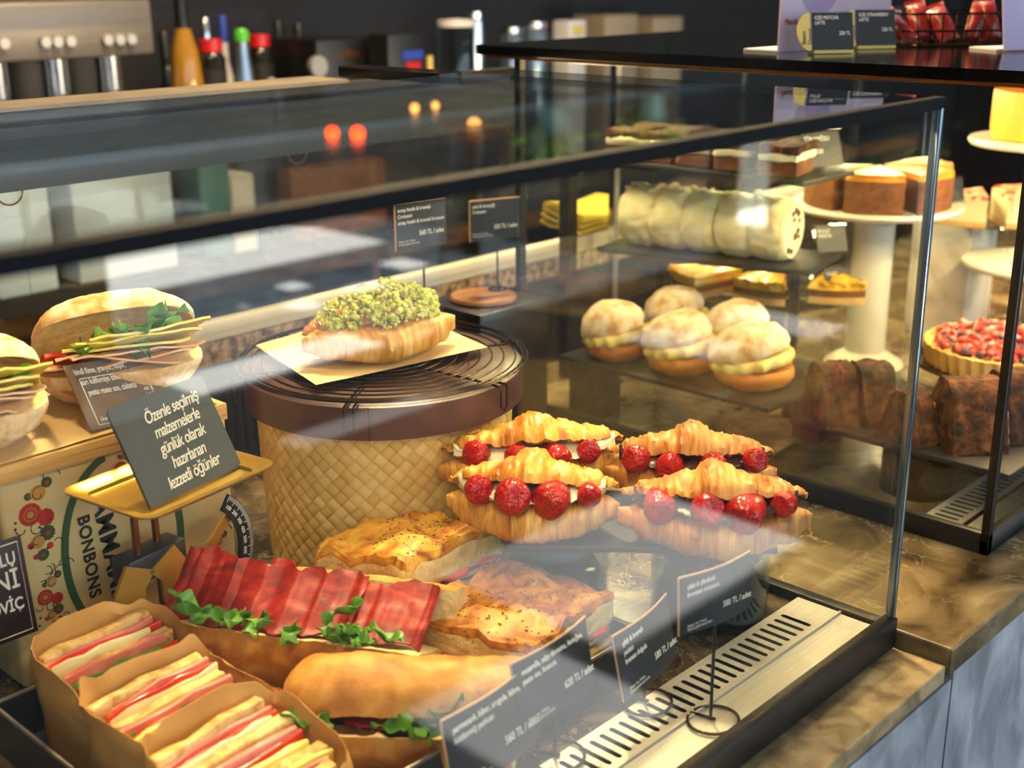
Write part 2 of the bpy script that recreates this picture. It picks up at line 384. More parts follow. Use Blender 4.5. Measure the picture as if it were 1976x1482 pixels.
def sheet(bm, fn, nu, nv, th=.0, mi=0):
    G = [[Vector(fn(i / nu, j / nv)) for j in range(nv + 1)] for i in range(nu + 1)]
    def nrm(i, j):
        a = G[min(i + 1, nu)][j] - G[max(i - 1, 0)][j]; b = G[i][min(j + 1, nv)] - G[i][max(j - 1, 0)]
        q = a.cross(b); return q.normalized() if q.length > 1e-12 else Vector((0, 0, 1))
    A = [[bm.verts.new(G[i][j]) for j in range(nv + 1)] for i in range(nu + 1)]
    if th: B = [[bm.verts.new(G[i][j] - nrm(i, j) * th) for j in range(nv + 1)] for i in range(nu + 1)]
    for i in range(nu):
        for j in range(nv):
            bm.faces.new((A[i][j], A[i + 1][j], A[i + 1][j + 1], A[i][j + 1])).material_index = mi
            if th: bm.faces.new((B[i][j], B[i][j + 1], B[i + 1][j + 1], B[i + 1][j])).material_index = mi
    if th:
        loop = [(i, 0) for i in range(nu)] + [(nu, j) for j in range(nv)] + [(i, nv) for i in range(nu, 0, -1)] + [(0, j) for j in range(nv, 0, -1)]
        for k in range(len(loop)):
            a, b = loop[k], loop[(k + 1) % len(loop)]
            bm.faces.new((A[a[0]][a[1]], B[a[0]][a[1]], B[b[0]][b[1]], A[b[0]][b[1]])).material_index = mi
    return bm

def fbm(p, s, seed=0.0): return noise.fractal(Vector(p) * s + Vector((seed, seed * 1.7, seed * .3)), 1.0, 2.0, 4)
def n1(p, s, seed=0.0): return noise.noise(Vector(p) * s + Vector((seed, seed * 1.7, seed * .3)))

def disp(bm, amp, s, seed=0.0, sel=None):
    bm.normal_update()
    for v in bm.verts:
        if sel and not sel(v): continue
        v.co += v.normal * (amp * fbm(v.co, s, seed))
    return bm

def subdiv(bm, cuts): bmesh.ops.subdivide_edges(bm, edges=list(bm.edges), cuts=cuts, use_grid_fill=True); return bm

def rounded(bm, w, d, h, r, c=(0, 0, 0), n=6):   # rounded-corner plate, w x d x h, base at z = c.z
    pts = []
    for cx, cy, a0 in ((w / 2 - r, d / 2 - r, 0), (-w / 2 + r, d / 2 - r, 90), (-w / 2 + r, -d / 2 + r, 180), (w / 2 - r, -d / 2 + r, 270)):
        for k in range(n + 1):
            a = R(a0 + 90 * k / n); pts.append((cx + r * math.cos(a), cy + r * math.sin(a)))
    loft(bm, [[Vector((c[0] + x, c[1] + y, c[2] + z)) for x, y in pts] for z in (0, h)])
    return bm

def text(name, body, size, mat, parent, loc, rot=(PI / 2, 0, 0), align='LEFT', th=.0004, space=1.0, shear=0.0, xs=1.0, bold=0.0, line=1.0):
    cu = bpy.data.curves.new(name, 'FONT'); cu.body = body; cu.size = size; cu.align_x = align; cu.extrude = th / 2
    cu.space_character = space; cu.shear = shear; cu.space_line = line; cu.offset = bold
    t = bpy.data.objects.new(name, cu); COL.objects.link(t)
    bpy.context.view_layer.update()
    me = bpy.data.meshes.new_from_object(t.evaluated_get(bpy.context.evaluated_depsgraph_get()))
    bpy.data.objects.remove(t); bpy.data.curves.remove(cu)
    for v in me.vertices: v.co.x *= xs
    me.materials.clear(); me.materials.append(MT[mat])
    o = bpy.data.objects.new(name, me); COL.objects.link(o); o.parent = parent; o.location = loc; o.rotation_euler = rot
    return o

# ------------------------------------------------------------------ camera
FPX, PIT, YAW, ROLL = 2454.35, .315914, .757707, -.0079404
CAM = Vector((-1.198, -.559, .70))
cF = Vector((math.cos(YAW) * math.cos(PIT), math.sin(YAW) * math.cos(PIT), -math.sin(PIT)))
r0 = Vector((math.sin(YAW), -math.cos(YAW), 0)); u0 = r0.cross(cF)
cR = r0 * math.cos(ROLL) + u0 * math.sin(ROLL); cU = u0 * math.cos(ROLL) - r0 * math.sin(ROLL)
cd = bpy.data.cameras.new('camera'); cam = bpy.data.objects.new('camera', cd); COL.objects.link(cam)
cam.matrix_world = Matrix.Translation(CAM) @ Matrix((cR, cU, -cF)).transposed().to_4x4()
cd.sensor_fit = 'HORIZONTAL'; cd.sensor_width = 36.0; cd.lens = FPX / 1976 * 36.0
cd.clip_start = .02; cd.clip_end = 100
cd.dof.use_dof = True; cd.dof.focus_distance = 1.40; cd.dof.aperture_fstop = 4.0
S.camera = cam
def _d(u, v): return cF + cR * ((u - 988) / FPX) - cU * ((v - 741) / FPX)
def aty(u, v, y): q = _d(u, v); return CAM + q * ((y - CAM.y) / q.y)      # where a line of sight meets a wall
def atz(u, v, z): q = _d(u, v); return CAM + q * ((z - CAM.z) / q.z)      # where it meets a table top

# ------------------------------------------------------------------ setting
b = BM(); box(b, (0, -.45, -.96), (14, 6.5, .02)); struct('floor', b, 'dark_tile')
b = BM(); box(b, (0, -8.7, -.965), (40, 10.0, .03)); struct('trim_1', b, 'paving')            # sunlit pavement outside
# unseen roof; openings added to throw sun patches that the glass mirrors
HOLES = ((1.05, 1.95, -1.85, -1.2), (.5, .95, -1.4, -.95), (1.5, 2.5, -4.05, -3.75), (3.3, 3.6, -3.0, -2.5), (2.5, 2.75, -5.3, -5.1), (2.85, 3.0, -5.2, -4.9), (3.2, 3.5, -5.35, -5.15), (2.35, 2.5, -4.85, -4.7), (2.62, 2.78, -4.7, -4.5), (3.05, 3.3, -4.75, -4.6), (3.6, 3.8, -5.1, -4.8), (3.9, 4.2, -2.9, -2.3), (1.4, 2.1, -3.1, -2.95))
HOLES = [(a + .95, c + .95, d + 1.59, e + 1.59) for a, c, d, e in HOLES]
xs = sorted({-7.0, 7.0} | {q for h in HOLES for q in h[:2]}); ys = sorted({-3.9, 2.8} | {q for h in HOLES for q in h[2:]})
b = BM()
for i in range(len(xs) - 1):
    for j in range(len(ys) - 1):
        cx, cy = (xs[i] + xs[i + 1]) / 2, (ys[j] + ys[j + 1]) / 2
        if any(h[0] < cx < h[1] and h[2] < cy < h[3] for h in HOLES): continue
        box(b, (cx, cy, 2.36), (xs[i + 1] - xs[i], ys[j + 1] - ys[j], .02))
struct('ceiling', b, 'ceil')
b = BM(); box(b, (6.9, -6.2, .0), (4.6, 3.6, 1.9)); struct('trim_9', b, 'screen')  # added unseen block, keeps bright pavement out of the glass reflection
b = BM(); box(b, (-2.2, -4.6, -.35), (7.6, .05, 1.2)); struct('trim_10', b, 'screen')  # added unseen panel, cuts off the mirrored pavement at left
b = BM(); box(b, (0, 2.75, .7), (14, .1, 3.4)); struct('wall_back', b, 'wall_dark')
b = BM(); box(b, (-6, -.6, .7), (.1, 6.6, 3.4)); struct('wall_left', b, 'wall_dark')
b = BM(); box(b, (6, -.6, .7), (.1, 6.6, 3.4)); struct('wall_right', b, 'wall_dark')
for k, x in enumerate((-5.2, -3.1, -1.2, .9, 3.0, 5.2)):                                       # posts of the open shop front
    b = BM(); box(b, (x, -3.75, .7), (.12, .16, 3.3)); struct('trim_%d' % (k + 2), b, 'black_matte')
b = BM(); box(b, (0, -3.75, 2.1), (12, .16, .3)); struct('trim_8', b, 'black_matte')
# service counter
ct = thing('service_counter', 'long service counter with brown marble top and grey blue stone front', 'counter', (0, 0, -.95))
b = BM(); box(b, (-1.5, .48, .918), (3.01, 1.09, .022), bev=.002); obj('marble_ledge', b, ['ledge'], ct, smooth=False)
b = BM(); box(b, (1.6, .465, .933), (3.19, 1.07, .034), bev=.003); obj('marble_top', b, ['emperador'], ct, smooth=False)
b = BM(); box(b, (-1.492, .48, .4535), (3.02, 1.094, .907)); obj('stone_front', b, ['blue_stone'], ct, smooth=False)
b = BM(); box(b, (1.61, .48, .458), (3.18, 1.096, .916)); obj('stone_front', b, ['blue_stone'], ct, smooth=False)

# ------------------------------------------------------------------ first glass case
CX0 = -1.25
HZ = .579
gc = thing('glass_display_case', 'frameless glass counter case with black edges holding the sandwiches', 'display case', (0, 0, 0))
b = BM(); box(b, (CX0 / 2, .29, HZ - .004), (-CX0 + .0, .566, .008)); obj('top_pane', b, 'pane', gc, smooth=False)
b = BM(); box(b, (CX0 / 2, .0, .296), (-CX0 - .012, .007, .548)); obj('front_pane', b, 'pane', gc, smooth=False)
b = BM(); box(b, (-.0035, .284, .29), (.007, .546, .56)); obj('end_pane', b, 'pane', gc, smooth=False)
b = BM(); box(b, (CX0 / 2, .001, HZ - .0055), (-CX0 + .002, .013, .0115), bev=.0012); obj('front_edge_strip', b, 'edge_black', gc, smooth=False)
b = BM(); box(b, (-.004, -.001, .295), (.007, .009, .555), bev=.002); box(b, (.0035, .006, .295), (.004, .006, .555), bev=.0015)
obj('corner_seal', b, 'seal', gc)
b = BM(); box(b, (CX0 / 2, 0, .0), (-CX0, .016, .036), bev=.002); box(b, (-.006, .36, .006), (.016, .72, .012), bev=.002)
obj('bottom_frame', b, 'black_satin', gc)
# granite deck inside
b = BM(); box(b, (CX0 / 2, .53, -.0035), (-CX0 - .02, .84, .007)); obj('granite_deck', b, 'floor_granite', gc, smooth=False)
# slotted vent cover and plain strip of steel
def slotted(name, x0, x1, y0, y1, z, parent, pitch=.0145, sw=.0062, vertical=False):
    b = BM(); s0, s1 = y0 + (y1 - y0) * .16, y0 + (y1 - y0) * .84
    n = int((x1 - x0 - .06) / pitch); xs = [x0 + .03 + k * pitch for k in range(n)]
    def quad(xa, xb, ya, yb):
        q = ((xa, ya), (xb, ya), (xb, yb), (xa, yb))
        b.faces.new([b.verts.new((x, 0, y) if vertical else (x, y, 0)) for x, y in q])
    quad(x0, x1, y0, s0); quad(x0, x1, s1, y1); quad(x0, xs[0], s0, s1); quad(xs[-1] + sw, x1, s0, s1)
    for k in range(n - 1): quad(xs[k] + sw, xs[k + 1], s0, s1)
    r = sw / 2                                           # rounded slot ends
    for x in xs:
        for yy, sg in ((s0, 1), (s1, -1)):
            for side in (-1, 1):
                c = (x + r, yy + sg * r); corner = (x + r + side * r, yy)
                arc = [(c[0] + side * r * math.cos(a), c[1] - sg * r * math.sin(a)) for a in (0, PI / 6, PI / 3, PI / 2)]
                q = [corner] + arc
                b.faces.new([b.verts.new((px, 0, py) if vertical else (px, py, 0)) for px, py in q])
    bmesh.ops.remove_doubles(b, verts=b.verts, dist=1e-5)
    o = obj(name, b, 'steel' if not vertical else 'black_satin', parent, smooth=False, loc=z)
    return o
slotted('vent_cover', CX0 + .02, -.016, .053, .108, (0, 0, .0085), gc)
b = BM(); box(b, ((CX0) / 2, .08, .0016), (-CX0 - .05, .05, .002)); obj('vent_well', b, 'slot', gc, smooth=False)
b = BM(); box(b, ((CX0) / 2, .0315, .005), (-CX0 - .035, .041, .006), bev=.001); box(b, (CX0 / 2, .0525, .0085), (-CX0 - .035, .0022, .006)); obj('sill_strip', b, 'steel', gc, smooth=False)
# rear: header, sliding glass doors, rail, granite upstand and slotted riser
b = BM(); box(b, (-.26, .957, .484), (1.36, .03, .076)); obj('rear_header', b, 'header', gc, smooth=False)
b = BM(); box(b, (-.26, .955, .532), (1.36, .036, .018), bev=.001); obj('header_cap', b, 'black_satin', gc)
b = BM(); box(b, (-.45, .985, .543), (.98, .09, .006)); obj('header_top', b, 'header_top', gc, smooth=False)
for k, (xa, xb) in enumerate(((-.92, -.475), (-.472, -.02), (-.018, .43))):
    b = BM(); box(b, ((xa + xb) / 2, .962 + .01 * (k % 2), .336), (xb - xa, .005, .222)); d = obj('rear_door', b, 'pane', gc, smooth=False)
    t = BM(); tube(t, [(xa + .43 + .017 * math.cos(a), .956 + .01 * (k % 2), .445 + .017 * math.sin(a)) for a in [PI + PI * q / 12 for q in range(13)]], .0012, 6); obj('finger_pull', t, 'brass', d)
b = BM(); box(b, (-.15, .965, .21), (2.3, .03, .026), bev=.003); box(b, (-.15, .952, .216), (2.3, .006, .018), bev=.002); obj('rear_rail', b, 'rail', gc)
b = BM(); box(b, (-.15, .975, .18), (2.3, .05, .034)); obj('granite_upstand', b, 'granite_back', gc, smooth=False)
slotted('riser_vent', -1.2, .9, .0, .163, (0, .948, 0.0), gc, .017, .0085, True)
b = BM(); box(b, (-.15, .975, .08), (2.1, .03, .16)); obj('riser_back', b, 'slot', gc, smooth=False)
# rounded black bar carrying the rear of the top pane
b = BM()
rounded(b, .05, .21, .012, .024, (-.085, .69, .567)); obj('rear_bracket', b, 'black_gloss', gc)

# ------------------------------------------------------------------ second case
dc = thing('cake_display_case', 'black framed glass cake case with a black glass top standing further right', 'display case', (0, 0, 0))
X2, X3 = .25, 1.75
b = BM(); rounded(b, X3 - X2, .90, .014, .022, ((X2 + X3) / 2, .445, .573)); obj('black_top', b, 'black_gloss', dc)
b = BM(); box(b, ((X2 + X3) / 2, .001, .5705), (X3 - X2 - .01, .006, .004)); box(b, (X2 + .004, .43, .5705), (.006, .86, .004)); obj('top_trim', b, 'copper', dc, smooth=False)
for n_, c, s in (('front_pane', ((X2 + X3) / 2, .004, .295), (X3 - X2 - .02, .006, .545)), ('end_pane', (X2 + .004, .40, .295), (.006, .76, .545))):
    b = BM(); box(b, c, s); obj(n_, b, 'pane', dc, smooth=False)
b = BM(); box(b, (X2 + .0055, .0055, .295), (.011, .011, .556), bev=.001); obj('corner_post', b, 'black_satin', dc)
b = BM(); box(b, (X2 + .013, .008, .3), (.003, .004, .53)); obj('post_trim', b, 'steel', dc, smooth=False)
b = BM(); box(b, ((X2 + X3) / 2, .006, .014), (X3 - X2, .012, .028), bev=.001); box(b, (X2 + .006, .40, .014), (.012, .80, .028), bev=.001)
loft(b, [[Vector((x, .79 - q[0], .028 + q[1])) for q in [(0, 0)] + [(.03 - .03 * math.sin(a), .03 - .03 * math.cos(a)) for a in [PI / 2 * k / 6 for k in range(7)]][::-1]] for x in (X2, X2 + .012)])
obj('bottom_frame', b, 'black_satin', dc)
b = BM(); box(b, (X2 + .006, .795, .29), (.012, .012, .56)); obj('rear_post', b, 'black_satin', dc, smooth=False)
slotted('vent_cover', X2 + .03, X3 - .03, .058, .108, (0, 0, .008), dc)
b = BM(); box(b, ((X2 + X3) / 2, .08, .0015), (X3 - X2 - .07, .045, .002)); obj('vent_well', b, 'slot', dc, smooth=False)
b = BM(); box(b, ((X2 + X3) / 2, .033, .003), (X3 - X2 - .05, .04, .006)); obj('sill_strip', b, 'steel', dc, smooth=False)
b = BM(); box(b, (1.33, .965, .21), (.64, .03, .026), bev=.003); obj('rear_rail', b, 'rail', dc)
b = BM(); box(b, (1.33, .975, .10), (.64, .03, .19)); obj('riser_back', b, 'black_satin', dc, smooth=False)
for x in (.62, 1.02, 1.5):
    b = BM(); box(b, (x, .9, .285), (.014, .014, .57)); obj('rear_upright', b, 'steel_bright', dc, smooth=False)

# ------------------------------------------------------------------ food builders
def prof(t): return max(0.0, 1 - abs(t) ** 1.75) ** .72
SEG = [0, .17, .40, .62, .82, 1.0]
def croi_r(t):
    a = abs(t)
    for k in range(5):
        if a <= SEG[k + 1] or k == 4:
            f = (a - SEG[k]) / (SEG[k + 1] - SEG[k]); break
    mid = prof((SEG[k] + SEG[k + 1]) / 2)
    r = .42 * prof(a) + .58 * mid * (1.10 - .20 * f ** 2)
    if k == 0: r = max(r, 1.0) * 1.08
    if a > .74: r *= math.sqrt(max(0.0, 1 - ((a - .74) / .26) ** 2 * .93))
    return max(r, .02)

def croi_axis(t, L, bend): return Vector((t * L / 2, bend * t * t, 0))

def croissant_base(L, W, H, bend, seed, nt_=72, n=26):
    b = BM(); rings = []
    for i in range(nt_ + 1):
        t = -1 + 2 * i / nt_; r = croi_r(t); c = croi_axis(t, L, bend); ring = []
        for k in range(n):
            a = 2 * PI * k / n; ca, sa = math.cos(a), math.sin(a)
            y = W / 2 * r * math.copysign(abs(ca) ** .72, ca); z = math.copysign(abs(sa) ** .78, sa)
            lift = (1 - min(1, r)) * H * .42
            top = H * (.74 + .26 * min(1, r * 1.2)); ring.append(Vector((c.x, c.y + y, lift + (top - lift) * (.5 + .5 * z))))
        rings.append(ring)
    loft(b, rings)
    bmesh.ops.recalc_face_normals(b, faces=b.faces)
    for v in b.verts:
        q = v.co
        v.co += Vector((0, 1, .5)) * .0035 * fbm((q.x, 0, q.z), 45, seed) + Vector((0, .3, .4)) * .002 * fbm(q, 160, seed)
        if v.co.z < 0: v.co.z = 0
    return b

def croissant_lid(L, W, H, bend, seed, nt_=72, n=16, th=.007):
    def fn(u, v):
        t = -1 + 2 * u; r = croi_r(t); c = croi_axis(t, L, bend)
        a = PI * v; y = -math.cos(a) * W / 2 * r * 1.03; z = math.sin(a) ** .8 * H * (r ** .8) * (1 + .50 * math.exp(-(t / .19) ** 4) + .15 * math.exp(-((abs(t) - .3) / .1) ** 2))
        p = Vector((c.x, c.y + y, z))
        e = .004 * fbm((p.x * 1.6, p.y, p.z), 42, seed) + .0022 * fbm((p.x * 2, p.y * .6, 0), 150, seed)
        return p + Vector((0, 0, 1)) * e - Vector((0, 1, 0)) * e * math.cos(a)
    b = BM(); sheet(b, fn, nt_, n, th); return b

def strawberry_mesh(L, W, seed):
    b = BM(); pr = [(0.0, -.5), (.3, -.44), (.62, -.25), (.86, -.02), (.98, .22), (.94, .38), (.7, .48), (.3, .5), (0, .47)]
    lathe(b, [(r * W / 2, z * L) for r, z in pr], 20)
    disp(b, .0016, 90, seed); return b

def filled_croissant(name, label, loc, rz, cream, bodymat, seed, tilt=-20, L=.185, W=.088, group=None, order=(-.62, -.2, .24, .64), sizes=(.033, .04, .042, .03), up=.026):
    t = thing(name, label, 'croissant', loc, rz, group)
    bend = .012
    obj('bottom_half', croissant_base(L, W, .049, bend, seed), bodymat[0], t)
    b = BM()
    def fn(u, v):
        x = -1 + 2 * u; r = croi_r(x * .84) * .97; c = croi_axis(x * .84, L, bend)
        a = -PI * .52 + PI * 1.04 * v
        y = -math.cos(a) * W / 2 * r * (1 - .6 * abs(x) ** 8)
        wob = .0045 * fbm((c.x, y, v), 55, seed + 3)
        return Vector((c.x, c.y + y * (1 if v < .5 else .85) + (wob if v > .1 else 0) - .001, .048 + .0075 * (math.sin(a) + 1) + wob * .8))
    sheet(b, fn, 48, 10); obj('cream' if cream == 'cream' else 'chocolate_filling', b, cream, t)
    lid = obj('top_half', croissant_lid(L * .97, W, .022, bend, seed + 9), bodymat[1], t)
    lid.rotation_euler = (R(tilt), 0, R(rnd(-1.5, 1.5))); lid.location = (0, .010, .049 + up * .26)
    for k, (x, s) in enumerate(zip(order, sizes)):
        r = croi_r(x); c = croi_axis(x, L, bend)
        o = obj('strawberry', strawberry_mesh(s * 1.12, s * .95, seed + k), 'straw', t)
        o.location = (c.x, c.y - W / 2 * r * .70, .0560 + s * .05)
        o.rotation_euler = (R(rnd(60, 110)), R(rnd(-70, 70)), R(rnd(-40, 40)))
    return t

def leaf_mesh(L, W, seed, curl=.35, b=None, M4=None):
    own = b is None; t = BM()
    def fn(u, v):
        s = v * 2 - 1
        w = W / 2 * (.18 + .82 * math.sin(PI * min(1, u * 1.02)) ** .8) * (1 + .35 * math.sin(u * 17 + seed)) * (1 if u > .25 else .35)
        return Vector((u * L, s * w, curl * L * (u * u) * .6 + .25 * W * abs(s) ** 1.5 + .004 * math.sin(u * 9 + seed + s * 2)))
    sheet(t, fn, 14, 6, .0006)
    if M4 is not None: t.transform(M4)
    if own: return t
    merge(b, t)

def leaves(n, area, z, seed, L=(.04, .07), zr=.01):
    rr = random.Random(seed); b = BM()
    for k in range(n):
        M4 = Matrix.Translation((rr.uniform(*area[0]), rr.uniform(*area[1]), z + rr.uniform(0, zr))) @ Euler((rr.uniform(-.5, .5), rr.uniform(-.5, .3), rr.uniform(-PI, 0) + .3)).to_matrix().to_4x4()
        leaf_mesh(rr.uniform(*L), rr.uniform(.014, .024), rr.uniform(0, 6), rr.uniform(-.1, .5), b, M4)
    return b

def loaf(L, W, H, p=2.7, nr=16, na=64, seed=0, amp=.002, flip=False, hollow=0.0):
    """half loaf: crust dome (slot 0) over a flat crumb face (slot 1)"""
    b = BM()
    def out(a, r):
        c, s = math.cos(a), math.sin(a)
        return Vector((L / 2 * r * math.copysign(abs(c) ** (2 / p), c), W / 2 * r * math.copysign(abs(s) ** (2 / p), s), 0))
    top, bot = [], []
    for i in range(nr + 1):
        r = max(.02, math.sin(PI / 2 * i / nr)); tr, br = [], []
        for k in range(na):
            a = 2 * PI * k / na; q = out(a, r)
            h = H * max(0, 1 - r ** 2.6) ** .55
            tr.append(b.verts.new((q.x, q.y, h))); br.append(b.verts.new((q.x * .985, q.y * .985, -.0005 + hollow * max(0, 1 - r ** 2))))
        top.append(tr); bot.append(br)
    for rings, mi in ((top, 0), (bot, 1)):
        for i in range(nr):
            for k in range(na):
                b.faces.new((rings[i][k], rings[i + 1][k], rings[i + 1][(k + 1) % na], rings[i][(k + 1) % na])).material_index = mi
        b.faces.new(rings[0]).material_index = mi
    for k in range(na): b.faces.new((top[nr][k], bot[nr][k], bot[nr][(k + 1) % na], top[nr][(k + 1) % na])).material_index = 0
    bmesh.ops.recalc_face_normals(b, faces=b.faces)
    disp(b, amp, 38, seed); disp(b, amp * .5, 120, seed)
    if flip:
        for v in b.verts: v.co.z *= -1
    return b

def slab_slice(L, W, th, seed, amp=.004, n=14):
    b = BM()
    def fn(u, v): return Vector(((u - .5) * L * (1 + .05 * fbm((u, v, 0), 3, seed)), (v - .5) * W * (1 + .08 * fbm((v, u, 2), 3, seed)), amp * fbm((u, v, 1), 2.6, seed) ))
    sheet(b, fn, n, n, th); return b

def ciabatta(name, label, loc, rz, seed, tilt=-33, L=.178, W=.125):
    t = thing(name, label, 'sandwich', loc, rz)
    o = obj('bottom_bread', loaf(L, W, .046, seed=seed, flip=True), ['crust_flour', 'crumb'], t, loc=(0, 0, .043))
    lid = obj('top_bread', loaf(L * .98, W, .042, seed=seed + 5, hollow=.026), ['crust_flour', 'crumb'], t)
    lid.location = (0, .014, .066); lid.rotation_euler = (R(tilt), R(-3), 0)
    for k in range(3):
        o = obj('turkey_slice', slab_slice(L * .78, W * .86, .0022, seed + k, .008), 'turkey', t, loc=(-.006 + .008 * k, -.008 - .006 * k, .048 + .0045 * k), rot=(R(-8 - 4 * k), R(2), R(7 * k - 6)))
    for k in range(3):
        o = obj('cheese_slice', slab_slice(L * .72, W * .84, .0026, seed + 10 + k, .005), 'cheese', t, loc=(.012 + .006 * k, -.016 - .004 * k, .061 + .005 * k), rot=(R(-16 - 5 * k), R(-2), R(-9 + 10 * k)))
    obj('pepper_strip', slab_slice(.07, .03, .004, seed + 30, .006, 8), 'tomato', t, loc=(-.05, -.02, .056), rot=(R(-20), R(10), R(20)))
    obj('arugula', leaves(12, ((-.05, .035), (-.055, -.02)), .070, seed + 3, zr=.006), 'leaf', t)
    return t

def baguette(name, label, loc, rz, L, W, seed, tilt, filled=True):
    """split baguette half: trough-like bottom, tilted top, flat cut at +x end"""
    t = thing(name, label, 'sandwich', loc, rz)
    def tip(u): return (max(0, 1 - ((.22 - u) / .22) ** 2.2) ** .5 if u < .22 else 1.0)
    def half(h, sgn, sd):
        b = BM(); rings = []; n = 22; N = 44
        for i in range(N + 1):
            u = i / N; k = max(tip(u), .06); ring = []
            for j in range(n + 1):
                a = PI * j / n; ring.append(Vector(((u - .5) * L, -math.cos(a) * W / 2 * k, sgn * math.sin(a) ** .75 * h * k)))
            for j in range(n - 1, 0, -1): ring.append(Vector(((u - .5) * L, -math.cos(PI * j / n) * W / 2 * k * .97, 0)))
            rings.append(ring)
        loft(b, rings)
        bmesh.ops.recalc_face_normals(b, faces=b.faces); b.normal_update()
        for f in b.faces:
            c = f.calc_center_median()
            if (f.normal.z * sgn < -.6 and abs(c.z) < .004) or f.normal.x > .8: f.material_index = 1
        disp(b, .0028, 26, sd); disp(b, .0012, 90, sd)
        return b
    obj('bottom_bread', half(.056 if filled else .05, -1, seed), ['crust', 'crumb'], t, loc=(0, 0, .054 if filled else .05), rot=(R(-24 if filled else -8), 0, 0))
    lid = obj('top_bread', half(.042, 1, seed + 4), ['crust', 'crumb'], t)
    lid.location = (.012, W * (.44 if filled else .16), .05 if filled else .062); lid.rotation_euler = (R(tilt), 0, 0)
    b = BM()
    for q in range(3):
        x0, x1 = (-.50, -.17, .14)[q], (-.08, .22, .485)[q]
        t2 = BM()
        def fn(u, v, q=q, x0=x0, x1=x1):
            x = (x0 + (x1 - x0) * u) * L
            y = -W * (.34 if filled else .30) + v * W * .72 + (.010 * fbm((x, q, 0), 30, seed) + .006 * fbm((x, q, 3), 80, seed)) + .004 * math.sin(u * 8 + q)
            z = (.070 if filled else .052) + .004 * (q % 2) + (.034 if filled else .006) * v ** 1.2 + .004 * fbm((x * .6, y * 1.4, q), 34, seed) + .007 * v * fbm((x, y * 1.6, q), 15, seed) + (.012 * (1 - u) * v if q == 0 and filled else 0)
            return Vector((x, y, z))
        sheet(t2, fn, 40, 14, .0016); merge(b, t2)
    obj('prosciutto', b, 'prosciutto', t)
    obj('arugula', leaves(16 if filled else 8, ((-L * .30, L * .40), (-W * .40, -W * .16)), .078 if filled else .058, seed + 7, (.025, .05)), 'leaf', t)
    if not filled:
        obj('eggplant', slab_slice(L * .8, W * .7, .004, seed + 8, .006), 'choc', t, loc=(.01, -W * .1, .055))
    return t

def focaccia(name, label, loc, rot, mat, seed, L=.165, W=.15, H=.041, tomato=True):
    t = thing(name, label, 'sandwich', loc, rot=rot)
    def slab(h, z0, sd, top):
        b = BM(); box(b, (0, 0, h / 2), (L, W, h), bev=.008, seg=2); subdiv(b, 9)
        bmesh.ops.remove_doubles(b, verts=b.verts, dist=1e-5); b.normal_update()
        for f in b.faces:
            f.material_index = 0 if (top and f.calc_center_median().z > h * .72) else 1
        for v in b.verts:
            n = fbm((v.co.x, v.co.y, 0), 24, sd)
            if top and v.co.z > h * .4: v.co.z += .011 * n * (v.co.z / h) + .004 * fbm((v.co.x, v.co.y, 0), 62, sd)
            v.co += Vector((fbm(v.co, 40, sd), fbm(v.co, 40, sd + 3), 0)) * .003
            if top: v.co.z -= .10 * (abs(v.co.x / (L / 2)) ** 4 + abs(v.co.y / (W / 2)) ** 4) * h * .8
        for v in b.verts: v.co.z += z0
        return b
    obj('bottom_bread', slab(.022, 0, seed + 2, False), [mat, 'crumb'], t)
    obj('top_bread', slab(H, .034, seed, True), [mat, 'crumb'], t)
    # crushed herbs scattered on the crust
    rr = random.Random(seed); b = BM()
    dg = bpy.context.evaluated_depsgraph_get(); top = t.children[-1].data
    from mathutils.bvhtree import BVHTree
    tree = BVHTree.FromPolygons([v.co for v in top.vertices], [tuple(p.vertices) for p in top.polygons])
    for k in range(420):
        x, y = rr.uniform(-.5, .5) * L, rr.uniform(-.5, .5) * W
        if fbm((x, y, 7), 22, seed) < -.1: continue
        hit = tree.ray_cast(Vector((x, y, .3)), Vector((0, 0, -1)))
        if hit[0] is None: continue
        s = rr.uniform(.0007, .0017); a = rr.uniform(0, PI)
        box(b, hit[0] + Vector((0, 0, .0003)), (s * 2.2, s * .7, .0006), (rr.uniform(-.3, .3), rr.uniform(-.3, .3), a))
    o = obj('dried_herbs', b, 'herb', t, smooth=False); o['kind'] = 'stuff'
    obj('cheese_slice', slab_slice(L * .95, W * .95, .004, seed + 3, .004), 'cheese_pale', t, loc=(0, 0, .027))
    obj('pesto', slab_slice(L * .97, W * .97, .003, seed + 5, .005), 'leaf', t, loc=(0, 0, .0225))
    if tomato:
        for k, (x, y) in enumerate(((-.05, -.052), (.0, -.05), (.05, -.05), (-.062, .0), (-.06, .045))):
            b = BM(); lathe(b, [(0, 0), (.024, 0), (.0265, .003), (.0265, .005), (.024, .0075), (0, .0075)], 24)
            obj('tomato_slice', b, 'tomato', t, loc=(x, y - .004, .028), rot=(R(rnd(-6, 6)), R(rnd(-6, 6)), 0))
    return t

